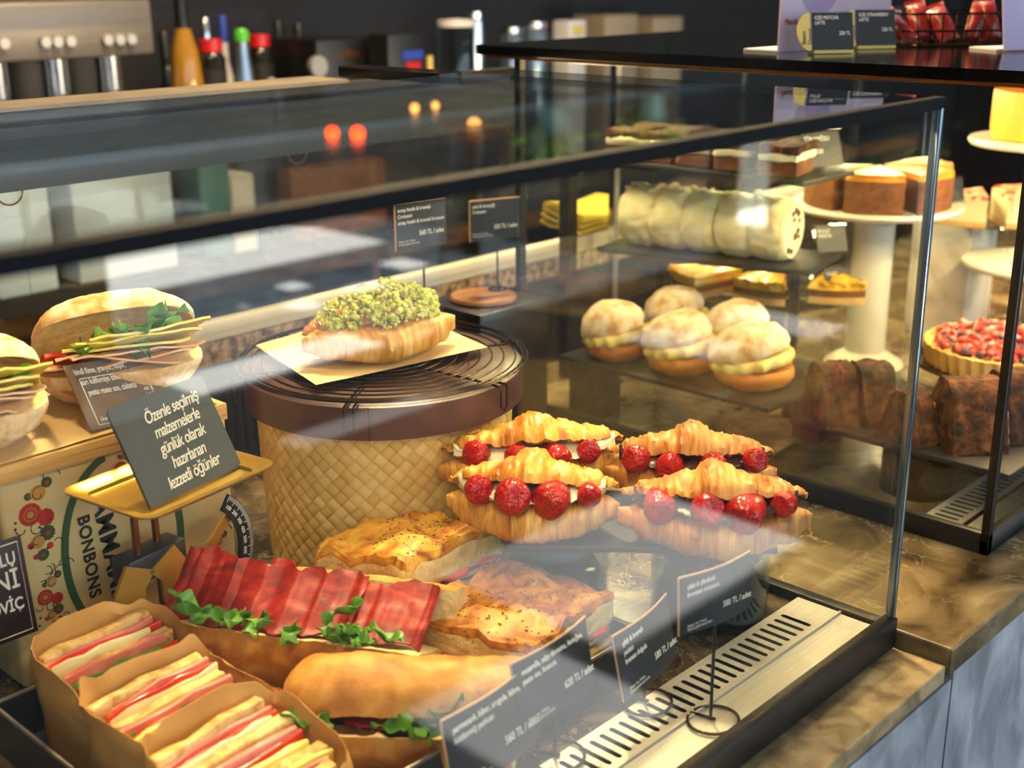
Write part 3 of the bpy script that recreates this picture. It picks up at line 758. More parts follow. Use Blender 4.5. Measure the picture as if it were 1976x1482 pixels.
def club_pack(name, label, loc, rz, seed, tiltx=0):
    """kraft paper pocket holding triangle-cut club sandwiches with the cut faces upward"""
    t = thing(name, label, 'sandwich', loc, rz, rot=(R(tiltx), 0, rz))
    rr = random.Random(seed); LX = .116; y = .052
    seq = [('bread_slice', 'toast', .012), ('ham_slice', 'ham', .004), ('tomato_slice', 'tomato', .0045), ('cheese_slice', 'cheese_pale', .004), ('bread_slice', 'toast', .013),
           ('ham_slice', 'ham', .006), ('lettuce', 'leaf', .002), ('tomato_slice', 'tomato', .004), ('cheese_slice', 'cheese', .006), ('bread_slice', 'toast', .013), ('cheese_slice', 'cheese', .005), ('ham_slice', 'ham', .004), ('bread_slice', 'toast', .012)]
    for k, (n_, m_, th) in enumerate(seq):
        sh = rr.uniform(-.006, .006); l = LX * (1 if n_ == 'bread_slice' else rr.uniform(.9, 1.05)); h = .088 + (0 if n_ == 'bread_slice' else rr.uniform(-.003, .005)) - .0026 * k
        b = BM(); box(b, (0, 0, h / 2), (l, th * .96, h), bev=min(.0015, th * .3)); subdiv(b, 5)
        for v in b.verts:
            q = v.co; q.y += .0035 * fbm((q.x, q.z, k), 18, seed + k) + .004 * math.cos(q.x * 20); q.z += .004 * fbm((q.x, k, q.y), 60, seed) if q.z > h * .5 else 0
            if n_ == 'lettuce': q.y += .003 * math.sin(q.x * 140)
        y -= th / 2 + .0003; obj(n_, b, [m_], t, loc=(sh, y, .004), rot=(R(rr.uniform(-2, 2)), 0, R(rr.uniform(-2, 2)))); y -= th / 2 + .0003
    b = BM()
    def fn(u, v):
        a = 2 * PI * u; c, s = math.cos(a), math.sin(a); p = 4.5
        ex = .066 + .006 * v; ey = .060 + .004 * v
        x = ex * math.copysign(abs(c) ** (2 / p), c); yy = ey * math.copysign(abs(s) ** (2 / p), s) + .003
        rim = .082 + .022 * max(0, s) - .018 * max(0, -s) + .014 * (c < 0) * abs(c) + .004 * math.sin(a * 5 + seed) + .003 * math.sin(a * 9)
        w = .004 * fbm((x, yy, v), 30, seed) * v
        return Vector((x + w * 1.4 * c, yy + w * 1.4 * s, .001 + rim * v))
    sheet(b, fn, 72, 10, .0005); obj('kraft_wrap', b, 'kraft', t)
    return t

def price_sign(name, label, loc, rz, w, h, zc, lines, price, curve=.012, stem_h=None, logo=True, tilt=-8, ring=.028, group=None):
    """black card on a wire stem with a coiled ring foot; card centre at height zc"""
    t = thing(name, label, 'sign', loc, rz)
    b = BM()
    def fn(u, v): return Vector(((u - .5) * w, curve * math.sin(PI * u) * -0.5 + 0, (v - .5) * h))
    sheet(b, fn, 12, 2, .0016)
    card = obj('card', b, 'card_black', t, loc=(0, 0, zc), rot=(R(tilt), 0, 0))
    e = BM(); tube(e, [(-.5 * w - .0004, .0006, -.5 * h), (-.5 * w - .0004, .0006, .5 * h)] + [((u - .5) * w, curve * math.sin(PI * u) * -.5 + .0006, .5 * h + .0004) for u in [k / 12 for k in range(13)]], .0011, 6)
    obj('card_edge', e, 'card_edge', card)
    y = -.0068 if curve else -.0012
    for k, l in enumerate(lines): text('lettering', l, h * .115, 'ink_white', card, (-.46 * w, y, h * (.33 - .135 * k)), xs=.82)
    text('price_lettering', price, h * .15, 'ink_white', card, (.44 * w, y, -h * .22), align='RIGHT', xs=.8)
    text('small_lettering', 'Üretim Yeri: Türkiye\nÜretici: günlük taze üretim', h * .062, 'ink_grey', card, (-.46 * w, y, -h * .33), xs=.82)
    b = BM(); tube(b, [(.05 * w, .003, zc - h * .22), (.05 * w, .003, .002)], .0016, 8); obj('stem', b, 'black_satin', t)
    b = BM(); pts = [(.05 * w + .001 * k, .003 - ring * .18 * k / 4, .002) for k in range(4)]
    pts += [(.05 * w + ring * math.cos(a), ring * .9 * math.sin(a) - ring * .25 + .006, .0025) for a in [PI * .6 + 2 * PI * q / 26 for q in range(26)]]
    tube(b, pts, .0016, 8); obj('coil_foot', b, 'wire', t)
    return t

def tag_stand(name, label, loc, rz, w=.062, h=.048, seed=0, mat='card_black', body='TATLI\n', tilt=-25, clear=False):
    t = thing(name, label, 'price tag', loc, rz)
    b = BM(); box(b, (0, 0, h / 2 + .002), (w, .005, h), bev=.0006); hold = obj('acrylic_holder', b, 'acrylic', t, rot=(R(tilt), 0, 0), smooth=False)
    b = BM(); box(b, (0, .018, .0015), (w * 1.02, .045, .0025)); obj('acrylic_foot', b, 'acrylic', t, smooth=False)
    b = BM(); box(b, (0, -.0031, h / 2 + .002), (w * .86, .0008, h * .88)); obj('card', b, mat, hold, smooth=False)
    text('lettering', body, h * .16, 'ink_white', hold, (-w * .38, -.0037, h * .74))
    return t

# ------------------------------------------------------------------ tin box, board and ciabattas (left)
YF = -46.6
tin = thing('confectionery_tin', 'old cream tin with floral print lying on its side under the plywood board', 'tin', (-.713, .588, 0.001))
TW, TD, TH = .265, .21, .228
b = BM(); box(b, (TW / 2, TD / 2, TH / 2), (TW, TD, TH), bev=.006, seg=3); obj('tin_body', b, 'tin', tin)
def ring2(bm, cx, cz, rx, rz, w, a0=0, a1=2 * PI, n=40, y=-.0006):
    o, i = [], []
    for k in range(n + 1):
        a = a0 + (a1 - a0) * k / n
        o.append(bm.verts.new((cx + rx * math.cos(a), y, cz + rz * math.sin(a)))); i.append(bm.verts.new((cx + (rx - w) * math.cos(a), y, cz + (rz - w) * math.sin(a))))
    for k in range(n): bm.faces.new((o[k], o[k + 1], i[k + 1], i[k]))
def disc2(bm, cx, cz, r, y=-.0008, lob=0, amp=0.0, n=28):
    bm.faces.new([bm.verts.new((cx + r * (1 + amp * math.sin(lob * a)) * math.cos(a), y, cz + r * (1 + amp * math.sin(lob * a)) * math.sin(a))) for a in [2 * PI * k / n for k in range(n)]])
def swirl(bm, cx, cz, r, a0, turn, y=-.0009, w=.0006):
    pts = []
    for k in range(18):
        q = k / 17; a = a0 + turn * q; rr = r * (1 - .75 * q)
        pts.append((cx + rr * math.cos(a), y, cz + rr * math.sin(a)))
    tube(bm, pts, w, 4)
for a0, a1 in ((100, 262), (-80, 80)):
    b = BM(); ring2(b, .127, .121, .072, .108, .0085, R(a0), R(a1)); obj('green_oval_print', b, 'print_green', tin, smooth=False)
def put(bm, mi, fn, *a, **k):
    n0 = len(bm.faces); fn(bm, *a, **k); bm.faces.ensure_lookup_table()
    for f in bm.faces[n0:]: f.material_index = mi
for fx, fz, s in ((.033, .187, .95), (.037, .094, .68), (.135, .206, .6), (.236, .07, .7)):
    b = BM()
    put(b, 1, disc2, fx - .004, fz, .0125 * s, lob=14, amp=.07); put(b, 1, disc2, fx + .012 * s, fz - .008 * s, .0095 * s, -.0011, lob=10, amp=.06)
    put(b, 2, ring2, fx - .004, fz, .0075 * s, .0075 * s, .001 * s, y=-.0013); put(b, 2, disc2, fx - .004, fz, .004 * s, -.0014, 9, .15)
    for dx, dz, r_ in ((.012, -.026, .0085), (-.004, .02, .0042), (.018, .03, .006), (.004, -.049, .0068)):
        put(b, 0, disc2, fx + dx * s, fz + dz * s, r_ * s, lob=12, amp=.1); put(b, 1, disc2, fx + dx * s, fz + dz * s, r_ * .34 * s, -.0014)
    put(b, 2, disc2, fx + .007 * s, fz + .021 * s, .0085 * s, -.0009); put(b, 2, disc2, fx + .0 * s, fz - .033 * s, .0078 * s, -.0009)
    put(b, 1, disc2, fx - .008 * s, fz - .035 * s, .0036 * s, -.001); put(b, 1, disc2, fx + .013 * s, fz - .041 * s, .0038 * s, -.001, lob=8, amp=.1); put(b, 1, disc2, fx - .004 * s, fz - .049 * s, .003 * s, -.001)
    for dx, dz, r_, a_, tn in ((.02, .034, .014, 0, 3.4), (.008, .019, .0098, 1, 5), (.002, -.018, .009, 2, 5), (.02, -.04, .01, 5.2, 3.3), (.004, -.066, .014, 4.2, 3), (.0, -.033, .009, 0, 5), (-.014, -.014, .008, 3, 3), (.026, .04, .02, 0, 2.4), (.01, -.064, .01, 4.0, 3)):
        put(b, 3, swirl, fx + dx * s, fz + dz * s, r_ * s, a_, tn, w=.00045)
    for k in range(5): put(b, 3, disc2, fx + rnd(-.024, .028) * s, fz + rnd(-.05, .04) * s, .0014, -.001, n=10)
    obj('floral_print', b, ['print_green', 'print_red', 'print_ochre', 'print_dark'], tin, smooth=False)
text('tin_lettering', 'BONBONS', .0185, 'ink_black', tin, (.0775, -.0012, .168), (PI / 2, R(90 - 2), 0), bold=.00045, space=1.1, xs=1.0)
text('tin_lettering', 'MAMMAMIA', .0275, 'ink_black', tin, (.094, -.0012, .202), (PI / 2, R(90 - 5), 0), bold=.0007, space=1.06, xs=1.0)
b = BM(); box(b, (.0, TD / 2, .09), (.0012, TD * .8, .012)); box(b, (0, TD / 2, .05), (.0012, TD * .6, .02)); obj('side_band', b, 'print_green', tin, smooth=False)
bd = tag(obj('plywood_board', box(BM(), (-.655, .705, .2405), (.40, .262, .019), bev=.0015), 'plywood'), 'plywood board lying on the cream tin', 'board')
b = BM()
def fn(u, v): return Vector((-.853 + .39 * u, .577 + .25 * v, .2514 + .0012 * (1 + fbm((u, v, 0), 5, 2))))
tag(obj('parchment_sheet', sheet(b, fn, 24, 16, .0004), 'parchment'), 'brown parchment sheet on the plywood board under the ciabattas', 'paper')
ciabatta('ciabatta_sandwich', 'whole floury ciabatta sandwich with arugula and cheese slices behind the brown card', (-.525, .672, .2535), R(-24), 3, -42, L=.178, W=.118)
ciabatta('ciabatta_sandwich', 'ciabatta sandwich cut off by the left edge of the photo', (-.715, .645, .2535), R(-24), 11, -32, L=.165, W=.115)

# brown price card leaning in front of the ciabatta
t = thing('price_card', 'brown price card with white handwriting leaning before the whole ciabatta', 'sign', (-.560, .588, .2525), R(2), rot=(R(-40), R(5), R(3)), )
b = BM(); box(b, (0, 0, .038), (.102, .0016, .076)); obj('card', b, 'card_brown', t, smooth=False)
b = BM()
for x0, z0, x1, z1 in ((-.04, .058, .036, .058), (-.04, .058, -.04, .004), (.036, .058, .036, .02), (-.04, .004, -.01, .004)): tube(b, [(x0, -.001, z0), (x1, -.001, z1)], .0005, 4)
obj('drawn_frame', b, 'ink_white', t)
for k, l in enumerate(('hindi füme, gravyer, kaşar,', 'sarı kaliforniya biber, arugula,', 'pesto rosso sos, ciabatta')): text('lettering', l, .0098, 'ink_white', t, (-.043 + .003 * k, -.0014, .063 - .0125 * k), (PI / 2, 0, 0), xs=.58, bold=.00012)
text('price_lettering', '490 TL\n/ adet', .0062, 'ink_white', t, (.026, -.0014, .032), xs=.7)
text('small_lettering', 'Üretim Yeri: Türkiye', .0052, 'ink_white', t, (-.036, -.0014, .008), xs=.8)

# kitchen scale with gold tray
SC = Vector((-.578, .495, 0))
sc = thing('kitchen_scale', 'vintage gold kitchen scale with quadrant dial before the cream tin', 'scale', SC, R(9))
b = BM(); w, d = .172, .128
def rr_(w, d, r, z): 
    o = []
    for cx, cy, a0 in ((w / 2 - r, d / 2 - r, 0), (-w / 2 + r, d / 2 - r, 90), (-w / 2 + r, -d / 2 + r, 180), (w / 2 - r, -d / 2 + r, 270)):
        for k in range(7): a = R(a0 + 15 * k); o.append(Vector((cx + r * math.cos(a), cy + r * math.sin(a), z)))
    return o
loft(b, [rr_(w * .62, d * .56, .012, .2095), rr_(w * .94, d * .93, .02, .2165), rr_(w, d, .016, .221), rr_(w * 1.0, d, .016, .2225), rr_(w * .985, d * .98, .016, .2225), rr_(w * .93, d * .91, .02, .219), rr_(w * .8, d * .76, .01, .2165), rr_(w * .78, d * .73, .01, .2125), rr_(w * .6, d * .5, .01, .2118)])
obj('tray', b, 'gold', sc)
b = BM(); box(b, (.0, .045, .008), (.12, .042, .014), bev=.004); obj('base', b, 'brass', sc)
b = BM()
for x, y in ((-.018, .042), (.014, .05)): tube(b, [(x, y, .012), (x, y, .2), (x * .8, y * .4, .211)], .004, 8)
obj('rod', b, 'copper', sc)
b = BM()
def bracket(x0, sg):
    pts = [(x0, 0), (x0 + sg * .03, 0), (x0 + sg * .026, .05), (x0 + sg * .03, .062), (x0 + sg * .03, .085), (x0 + sg * .045, .1), (x0 + sg * .01, .118), (x0 - sg * .008, .09), (x0 - sg * .014, .05)]
    loft(b, [[Vector((p[0], yy, p[1] + .014)) for p in pts] for yy in (.03, .034)])
bracket(-.052, 1); bracket(.03, -1); obj('side_bracket', b, 'brass', sc)
b = BM(); box(b, (.0, .047, .118), (.075, .03, .03), bev=.003); obj('beam_block', b, 'tray_metal', sc)
b = BM(); pts = [(.02, .1), (.075, .115), (.115, .148), (.121, .140), (.082, .106), (.078, .06), (.066, .06), (.068, .103), (.022, .088)]
loft(b, [[Vector((p[0], yy, p[1])) for p in pts] for yy in (.036, .040)]); obj('pointer_arm', b, 'gold', sc)
b = BM(); A0, A1 = R(-48), R(52); dcx, dcz, ro, ri = .052, .098, .0785, .059
loft(b, [[Vector((dcx + ro * math.cos(a), yy, dcz + ro * math.sin(a))) for a in [A0 + (A1 - A0) * k / 24 for k in range(25)]] + [Vector((dcx + ri * math.cos(a), yy, dcz + ri * math.sin(a))) for a in [A1 + (A0 - A1) * k / 24 for k in range(25)]] for yy in (.030, .034)])
dl = obj('dial', b, 'dial', sc)
b = BM()
for k in range(61):
    a = A0 + (A1 - A0) * (k + .5) / 61; l = .0075 if k % 5 == 0 else .0045
    tube(b, [(dcx + (ro - .001) * math.cos(a), .0296, dcz + (ro - .001) * math.sin(a)), (dcx + (ro - .001 - l) * math.cos(a), .0296, dcz + (ro - .001 - l) * math.sin(a))], .00035, 4)
obj('dial_ticks', b, 'ink_white', dl)
for k in range(9):
    a = A1 + (A0 - A1) * (k + .5) / 9
    text('dial_number', '%d' % (100 * (k + 1)), .0062, 'ink_white', dl, (dcx + (ri + .0045) * math.cos(a), .0294, dcz + (ri + .0045) * math.sin(a)), (PI / 2, -(a - PI / 2), 0), 'CENTER')

# big black sign standing on the gold tray
t = thing('chalkboard_sign', 'black rounded chalkboard with white script standing on the gold scale tray', 'sign', (-.565, .470, .214), rot=(R(-27), 0, R(13)))
b = BM(); pts = []
w, h = .127, .103
for cx, cz, a0 in ((w / 2 - .006, h - .006, 0), (-w / 2 + .006, h - .006, 90)):
    for k in range(7): a = R(a0 + 15 * k); pts.append((cx + .006 * math.cos(a), cz + .006 * math.sin(a)))
pts += [(-w / 2, 0), (w / 2, 0)]
loft(b, [[Vector((x, y, z)) for x, z in pts] for y in (-.0015, .0015)]); obj('board', b, 'board_black', t, smooth=False)
for k, (l, dx) in enumerate((('Özenle seçilmiş', .006), ('malzemelerle', .006), ('günlük olarak', .006), ('hazırlanan', .007), ('lezzetli öğünler', .007))):
    text('lettering', l, .0172, 'ink_grey', t, (dx - .002 * k + .004, -.0019, h - .0255 - .0168 * k), (PI / 2, R(-3), 0), 'CENTER', xs=.76, shear=.3, bold=.0001, space=.9)
b = BM(); box(b, (0, .028, .006), (.11, .05, .0022), rot=(R(27), 0, 0)); obj('acrylic_foot', b, 'acrylic', t, smooth=False)

# maroon sign at the left edge
t = thing('menu_sign', 'dark maroon sign with thin white frame at the left edge', 'sign', (-.772, .530, -.006), R(0))
b = BM(); box(b, (0, 0, .145), (.118, .002, .10), bev=.0006); c = obj('board', b, 'card_maroon', t, rot=(R(-6), 0, 0))
b = BM(); tube(b, [(-.054, -.0016, .1), (.054, -.0016, .1), (.054, -.0016, .19), (-.054, -.0016, .19)], .0006, 4, True); obj('frame_line', b, 'ink_grey', c)
for l, s, z in (('TUZLU', .017, .170), ('MİNİ', .026, .146), ('SANDVİÇ', .0165, .124)): text('lettering', l, s, 'ink_grey', c, (.05, -.0016, z), align='RIGHT', xs=.8, bold=.0003)
b = BM(); tube(b, [(-.02, .016, .1), (-.02, .004, .004)], .002, 8); box(b, (-.02, .004, .003), (.05, .03, .004)); obj('stand', b, 'black_satin', t)

# ------------------------------------------------------------------ woven basket, rack, pistachio croissant
BC = Vector((-.209, .596, 0))
bk = thing('woven_basket', 'round woven palm basket with brown leatherette lid', 'basket', BC)
b = BM(); N = 96; prf = [(.1535, .001), (.1555, .06), (.158, .13), (.1605, .215)]
V = lathe(b, prf, N); uvl = b.loops.layers.uv.new('UVMap')
for f in b.faces:
    if len(f.verts) != 4: continue
    for lp in f.loops:
        a = math.atan2(lp.vert.co.y, lp.vert.co.x) % (2 * PI)
        c = f.calc_center_median(); ac = math.atan2(c.y, c.x) % (2 * PI)
        if ac - a > PI: a += 2 * PI
        if a - ac > PI: a -= 2 * PI
        lp[uvl].uv = (a / (2 * PI) * 72 * 1.0, lp.vert.co.z / .0138)
obj('basket_wall', b, 'weave', bk)
b = BM(); lathe(b, [(.1, .234), (.170, .236), (.1725, .2345), (.1725, .196), (.170, .195), (.1, .2)], 96); obj('lid', b, 'leather', bk)
b = BM(); a = R(-137); box(b, (.1727 * math.cos(a), .1727 * math.sin(a), .2155), (.0014, .0012, .04), rot=(0, 0, a)); obj('lid_seam', b, 'black_matte', bk)
rk = thing('cooling_rack', 'round dark wire cooling rack on the basket lid', 'cooling rack', (BC.x, BC.y, .2365), R(10))
for k, r in enumerate([.018 + .0146 * q for q in range(11)] + [.1735, .1785]):
    b = BM(); tube(b, [(r * math.cos(2 * PI * q / 72), r * math.sin(2 * PI * q / 72), .0062 + (.0015 if k > 10 else 0)) for q in range(72)], .0011 if k < 11 else .0014, 6, True); obj('wire_ring', b, 'wire', rk)
for k in range(6):
    b = BM(); a = R(60 * k + 25)
    hook = [(.0, 0, .0038), (.172, 0, .0038), (.185, 0, .003), (.187, 0, -.002), (.187, 0, -.022), (.187, .005, -.027), (.187, .011, -.022), (.187, .011, .002), (.185, .011, .004), (.16, .011, .0038)]
    tube(b, [(x * math.cos(a) - y * math.sin(a), x * math.sin(a) + y * math.cos(a), z) for x, y, z in hook], .0014, 6); obj('wire_spoke', b, 'wire', rk)
b = BM(); cs = [(-.292, .747), (-.343, .560), (-.10, .522), (-.043, .764)]
def fn(u, v):
    A = Vector(cs[0]).lerp(Vector(cs[1]), v); B_ = Vector(cs[3]).lerp(Vector(cs[2]), v); q = A.lerp(B_, u)
    return Vector((q.x, q.y, .2452 + .0006 * fbm((u, v, 0), 4, 5) + .0006))
tag(obj('parchment_square', sheet(b, fn, 16, 16, .0004), 'parchment'), 'square of brown parchment on the round cooling rack', 'paper')
pc = thing('pistachio_croissant', 'croissant covered in chopped pistachio on parchment on top of the basket', 'croissant', (-.216, .585, .2462), R(-16))
obj('croissant_body', croissant_base(.205, .096, .050, .010, 31), 'croissant', pc)
lid = obj('croissant_top', croissant_lid(.165, .082, .030, .010, 33), 'croissant_top', pc); lid.location = (-.012, .020, .038); lid.rotation_euler = (R(-18), 0, 0)
rr = random.Random(5); b = BM()
for k in range(620):
    x = rr.uniform(-.93, .9); r = croi_r(x * .95); c = croi_axis(x * .95, .18, .01); a = rr.uniform(-.18, .78)
    y = -math.cos(a * PI * .62) * .043 * r - .003 + .012; z = .045 + math.sin(max(a, -.1) * PI * .62) * .040 * (r ** .8) + rr.uniform(-.001, .0045) + .004 * (1 - abs(x)) + (-.012 if a < .0 else 0)
    s = rr.uniform(.0036, .0085); t2 = BM(); bmesh.ops.create_icosphere(t2, subdivisions=1, radius=s * .6)
    for v in t2.verts: v.co = Vector((v.co.x * rr.uniform(.7, 1.3), v.co.y * rr.uniform(.7, 1.2), v.co.z * rr.uniform(.6, 1.0)))
    t2.transform(Matrix.Translation((c.x, c.y + y, z)) @ Euler((rr.uniform(0, 3), rr.uniform(0, 3), rr.uniform(0, 3))).to_matrix().to_4x4()); merge(b, t2)
o = obj('chopped_pistachio', b, 'pistachio', pc, smooth=False); o['kind'] = 'stuff'
price_sign('price_sign', 'dark price card on a stem behind the pistachio croissant', (-.062, .680, .2465), R(-8), .082, .062, .130, ('antep fıstıklı & kremalı', 'Croissant', 'antep fıstıklı & kremalı kruvasan'), '560 TL / adet', .0, tilt=0, ring=.012)
t = tag(obj('display_box', box(BM(), (.162, .785, .107), (.15, .13, .214), bev=.003), 'black_satin'), 'black box between the two glass cases behind the basket', 'box')
t = tag(obj('wooden_disc', (lambda b: (lathe(b, [(0, 0), (.05, 0), (.052, .004), (.05, .008), (0, .008)], 40), b)[1])(BM()), 'wood', loc=(.155, .78, .2145)), 'small round wooden disc on the black box between the cases', 'board')
price_sign('price_sign', 'dark price card standing on the small wooden disc', (.185, .782, .223), R(-20), .085, .062, .112, ('sade & tereyağlı', 'Croissant'), '320 TL / adet', .0, tilt=0, ring=.014)

# ------------------------------------------------------------------ croissants on slate over two pots
F2 = Vector((.727, .687, 0)); R2 = Vector((.687, -.727, 0))
PCn = Vector((-.163, .230, 0))
sl = tag(obj('slate_platter', (lambda b: (box(b, (0, 0, .117), (.285, .155, .007), bev=.0015), subdiv(b, 4), disp(b, .0015, 40, 1), b)[3])(BM()), 'slate', loc=(PCn.x, PCn.y, 0), rot=(0, 0, R(-49))), 'dark slate platter under the four strawberry croissants', 'platter')
def pot(name, label, x, y, inner, inner_h):
    t = thing(name, label, 'pot', (x, y, .0))
    b = BM(); lathe(b, [(.064, .001), (.0665, .003), (.0665, .112), (.0645, .112), (.0645, .006), (.0, .005), (0, .001)], 56); obj('glass_wall', b, 'jar', t)
    b = BM(); lathe(b, [(0, .112), (.061, .112), (.063, .109), (.063, inner_h + .03), (.060, inner_h + .018), (.05, inner_h + .006), (.034, inner_h), (0, inner_h)], 56); obj('liner', b, inner, t)  # inner shell shaped like the curved reflection on the glossy pot
    b = BM(); lathe(b, [(0, inner_h - .002), (.03, inner_h - .002), (.052, inner_h - .012), (.062, .02), (.062, .007), (0, .0065)], 56); obj('dark_foot', b, 'black_gloss', t)
    return t
pot('display_pot', 'pot with a reflection painted as its pale bowl under the slate, left of the black pot', -.180, .342, 'pot_reflection', .05)
pot('display_pot', 'black gloss pot under the slate behind the vent slots', -.097, .176, 'black_gloss', .06)
CZ = .1212
cr = ('croissant', 'croissant_top')
filled_croissant('strawberry_croissant', 'front strawberry croissant with white cream, nearest the focaccia', (-.274, .288, CZ), R(-54), 'cream', cr, 41, -20, .188, .096, sizes=(.034, .042, .043, .028), order=(-.60, -.16, .3, .66))
filled_croissant('strawberry_croissant', 'rear strawberry croissant with white cream, beside the basket', (-.185, .363, CZ), R(-38), 'cream', cr, 43, -22, .225, .096, sizes=(.033, .035, .037, .03), order=(-.6, -.24, .12, .5))
cb = ('pastry_gold', 'pastry_gold')
filled_croissant('strawberry_croissant', 'front strawberry croissant with dark chocolate, above the black pot', (-.170, .124, CZ), R(-51), 'choc', cb, 47, -18, .202, .100, sizes=(.037, .037, .045, .03), order=(-.6, -.15, .3, .7))
filled_croissant('strawberry_croissant', 'rear strawberry croissant with dark chocolate, nearest the end glass', (-.088, .213, CZ), R(-50), 'choc', cb, 53, -18, .195, .092, sizes=(.034, .034, .033, .03), order=(-.6, -.26, .24, .66))

# ------------------------------------------------------------------ sandwich tray
tr = thing('baking_tray', 'shallow grey metal tray with worn rim holding the sandwiches', 'tray', (-.52, .327, .0005))
w, d, h = .52, .36, .05
b = BM()
for c, s in (((0, 0, .002), (w, d, .003)), ((0, d / 2, h / 2), (w, .003, h)), ((0, -d / 2, h / 2), (w, .003, h)), ((-w / 2, 0, h / 2), (.003, d, h)), ((w / 2, 0, h / 2), (.003, d, h))): box(b, c, s)
obj('tray_body', b, 'tray_metal', tr, smooth=False)
b = BM(); tube(b, rr_(w, d, .006, h), .0022, 6, True); obj('rim', b, 'tray_rim', tr)
b = BM()
def fn(u, v): return Vector((-.53 + .262 * u, .152 + .345 * v, .0052 + .0014 * (1 + fbm((u, v, 0), 4, 8))))
tag(obj('tray_liner', sheet(b, fn, 20, 20, .0004), 'parchment'), 'brown parchment lining the grey tray under the focaccia', 'paper')
focaccia('focaccia_sandwich', 'bright golden focaccia square leaning on the darker focaccia', (-.335, .412, .030), (R(-9), R(2), R(4)), 'focaccia', 61, .155, .150)
focaccia('focaccia_sandwich', 'darker focaccia square with tomato slices at its front edge', (-.348, .245, .0130), (R(-2), R(2), R(9)), 'focaccia2', 67, .160, .15)
baguette('baguette_sandwich', 'split baguette piled with red cured ham and arugula, behind', (-.523, .372, .016), (R(-62)), .275, .096, 71, -94)
baguette('baguette_sandwich', 'closed baguette with cut end at the front of the tray', (-.552, .207, .007), R(-50), .225, .072, 77, -10, filled=False)
club_pack('club_sandwich', 'kraft wrapped club sandwich pack rearmost by the maroon sign', (-.682, .432, .0045), R(3), 81)
club_pack('club_sandwich', 'middle kraft wrapped club sandwich pack in the tray', (-.690, .322, .0045), R(4), 85)
club_pack('club_sandwich', 'kraft wrapped club sandwich pack nearest the bottom edge', (-.694, .216, .0045), R(5), 89)

# ------------------------------------------------------------------ price signs along the front
price_sign('price_sign', 'price card before the black pot, its coil foot on the steel sill', (-.299, .034, .0085), R(-10), .092, .057, .139, ('çilek & çikolatalı', 'kruvasan croissant'), '580 TL / adet', tilt=-3, ring=.026)
price_sign('price_sign', 'price card over the vent slots, left of the black pot card', (-.318, .098, .009), R(8), .104, .066, .066, ('çilek & kremalı', 'pastacı', 'kreması dolgulu'), '580 TL / adet', tilt=-12, ring=.026)
price_sign('price_sign', 'price card before the darker focaccia', (-.446, .103, .009), R(4), .108, .066, .090, ('mozarella, salça domates, fesleğen,', 'pesto sos, focaccia'), '620 TL / adet', tilt=-10, ring=.026)
price_sign('price_sign', 'price card at the bottom edge before the closed baguette', (-.530, .098, .009), R(4), .116, .070, .076, ('parmesanlı, biber, arugula, labne,', 'közlenmiş patlıcan'), '560 TL / adet', tilt=-10, ring=.026)

# ------------------------------------------------------------------ cakes in the second case
def slate(name_label, x0, x1, y0, y1, z, rz=0.0, th=.008):
    b = BM(); box(b, (0, 0, 0), (x1 - x0, y1 - y0, th), bev=.0015); subdiv(b, 3); disp(b, .001, 40, x0)
    return tag(obj('slate_board', b, 'slate', loc=((x0 + x1) / 2, (y0 + y1) / 2, z - th / 2), rot=(0, 0, rz)), name_label, 'serving board')
def riser(label, x, y, r, z0, z1, mat='black_gloss', cat='riser'):
    b = BM(); lathe(b, [(0, z0), (r, z0), (r, z0 + .002), (r * .97, z1 - .003), (r * .97, z1), (0, z1)], 40)
    return tag(obj('display_riser', b, mat, loc=(x, y, 0)), label, cat)
slate('slate board carrying the chocolate mosaic cake slices', .325, .60, .012, .335, .083)
riser('black round riser under the mosaic cake slate', .395, .165, .052, .001, .0745)
tag(obj('display_riser', box(BM(), (.54, .2, .038), (.07, .1, .073)), 'black_satin'), 'black block under the right half of the mosaic cake slate', 'riser')

def mosaic_slice(label, x, y, rz, L=.05, s=1.0, seed=0, first=[None]):
    t = thing('mosaic_cake_slice', label, 'cake slice', (x, y, .0835), rz, 'mosaic cake slices on the front slate')
    b = BM(); pr = [(-.046, 0), (.046, 0), (.044, .012), (.02, .074), (.008, .084), (-.012, .084), (-.024, .074), (-.045, .012)]
    loft(b, [[Vector((xx, p * s, q * s)) for p, q in pr] for xx in [(-L / 2) + L * k / 6 for k in range(7)]])
    bmesh.ops.triangulate(b, faces=[f for f in b.faces if len(f.verts) > 4]); subdiv(b, 3); bmesh.ops.recalc_face_normals(b, faces=b.faces)
    disp(b, .0035, 46, seed, lambda v: v.co.z > .002); disp(b, .0016, 150, seed, lambda v: v.co.z > .002)
    obj('cocoa_coat', b, 'cocoa', t)
    b = BM(); n = BM(); bmesh.ops.create_circle(b, cap_ends=True, segments=4, radius=.001); b.clear(); n.free()
    loft(b, [[Vector((xx, p * s * .9, .003 + q * s * .93)) for p, q in pr] for xx in (L / 2 - .002, L / 2 + .0025)]); obj('cut_face', b, 'mosaic', t)
    return t
mosaic_slice('mosaic cake slice at the far left end of the front slate', .362, .292, R(-35), seed=1)
mosaic_slice('mosaic cake slice beside the first, seen behind the clear tag', .402, .255, R(-33), seed=2)
mosaic_slice('mosaic cake slice half hidden by the steel corner of the glass', .358, .168, R(-20), .04, .85, seed=3)
mosaic_slice('large mosaic cake slice just right of the glass corner', .398, .105, R(-42), .075, 1.1, 4)
mosaic_slice('mosaic cake slice at the right behind the black post', .474, .074, R(-36), .06, 1.08, 5)

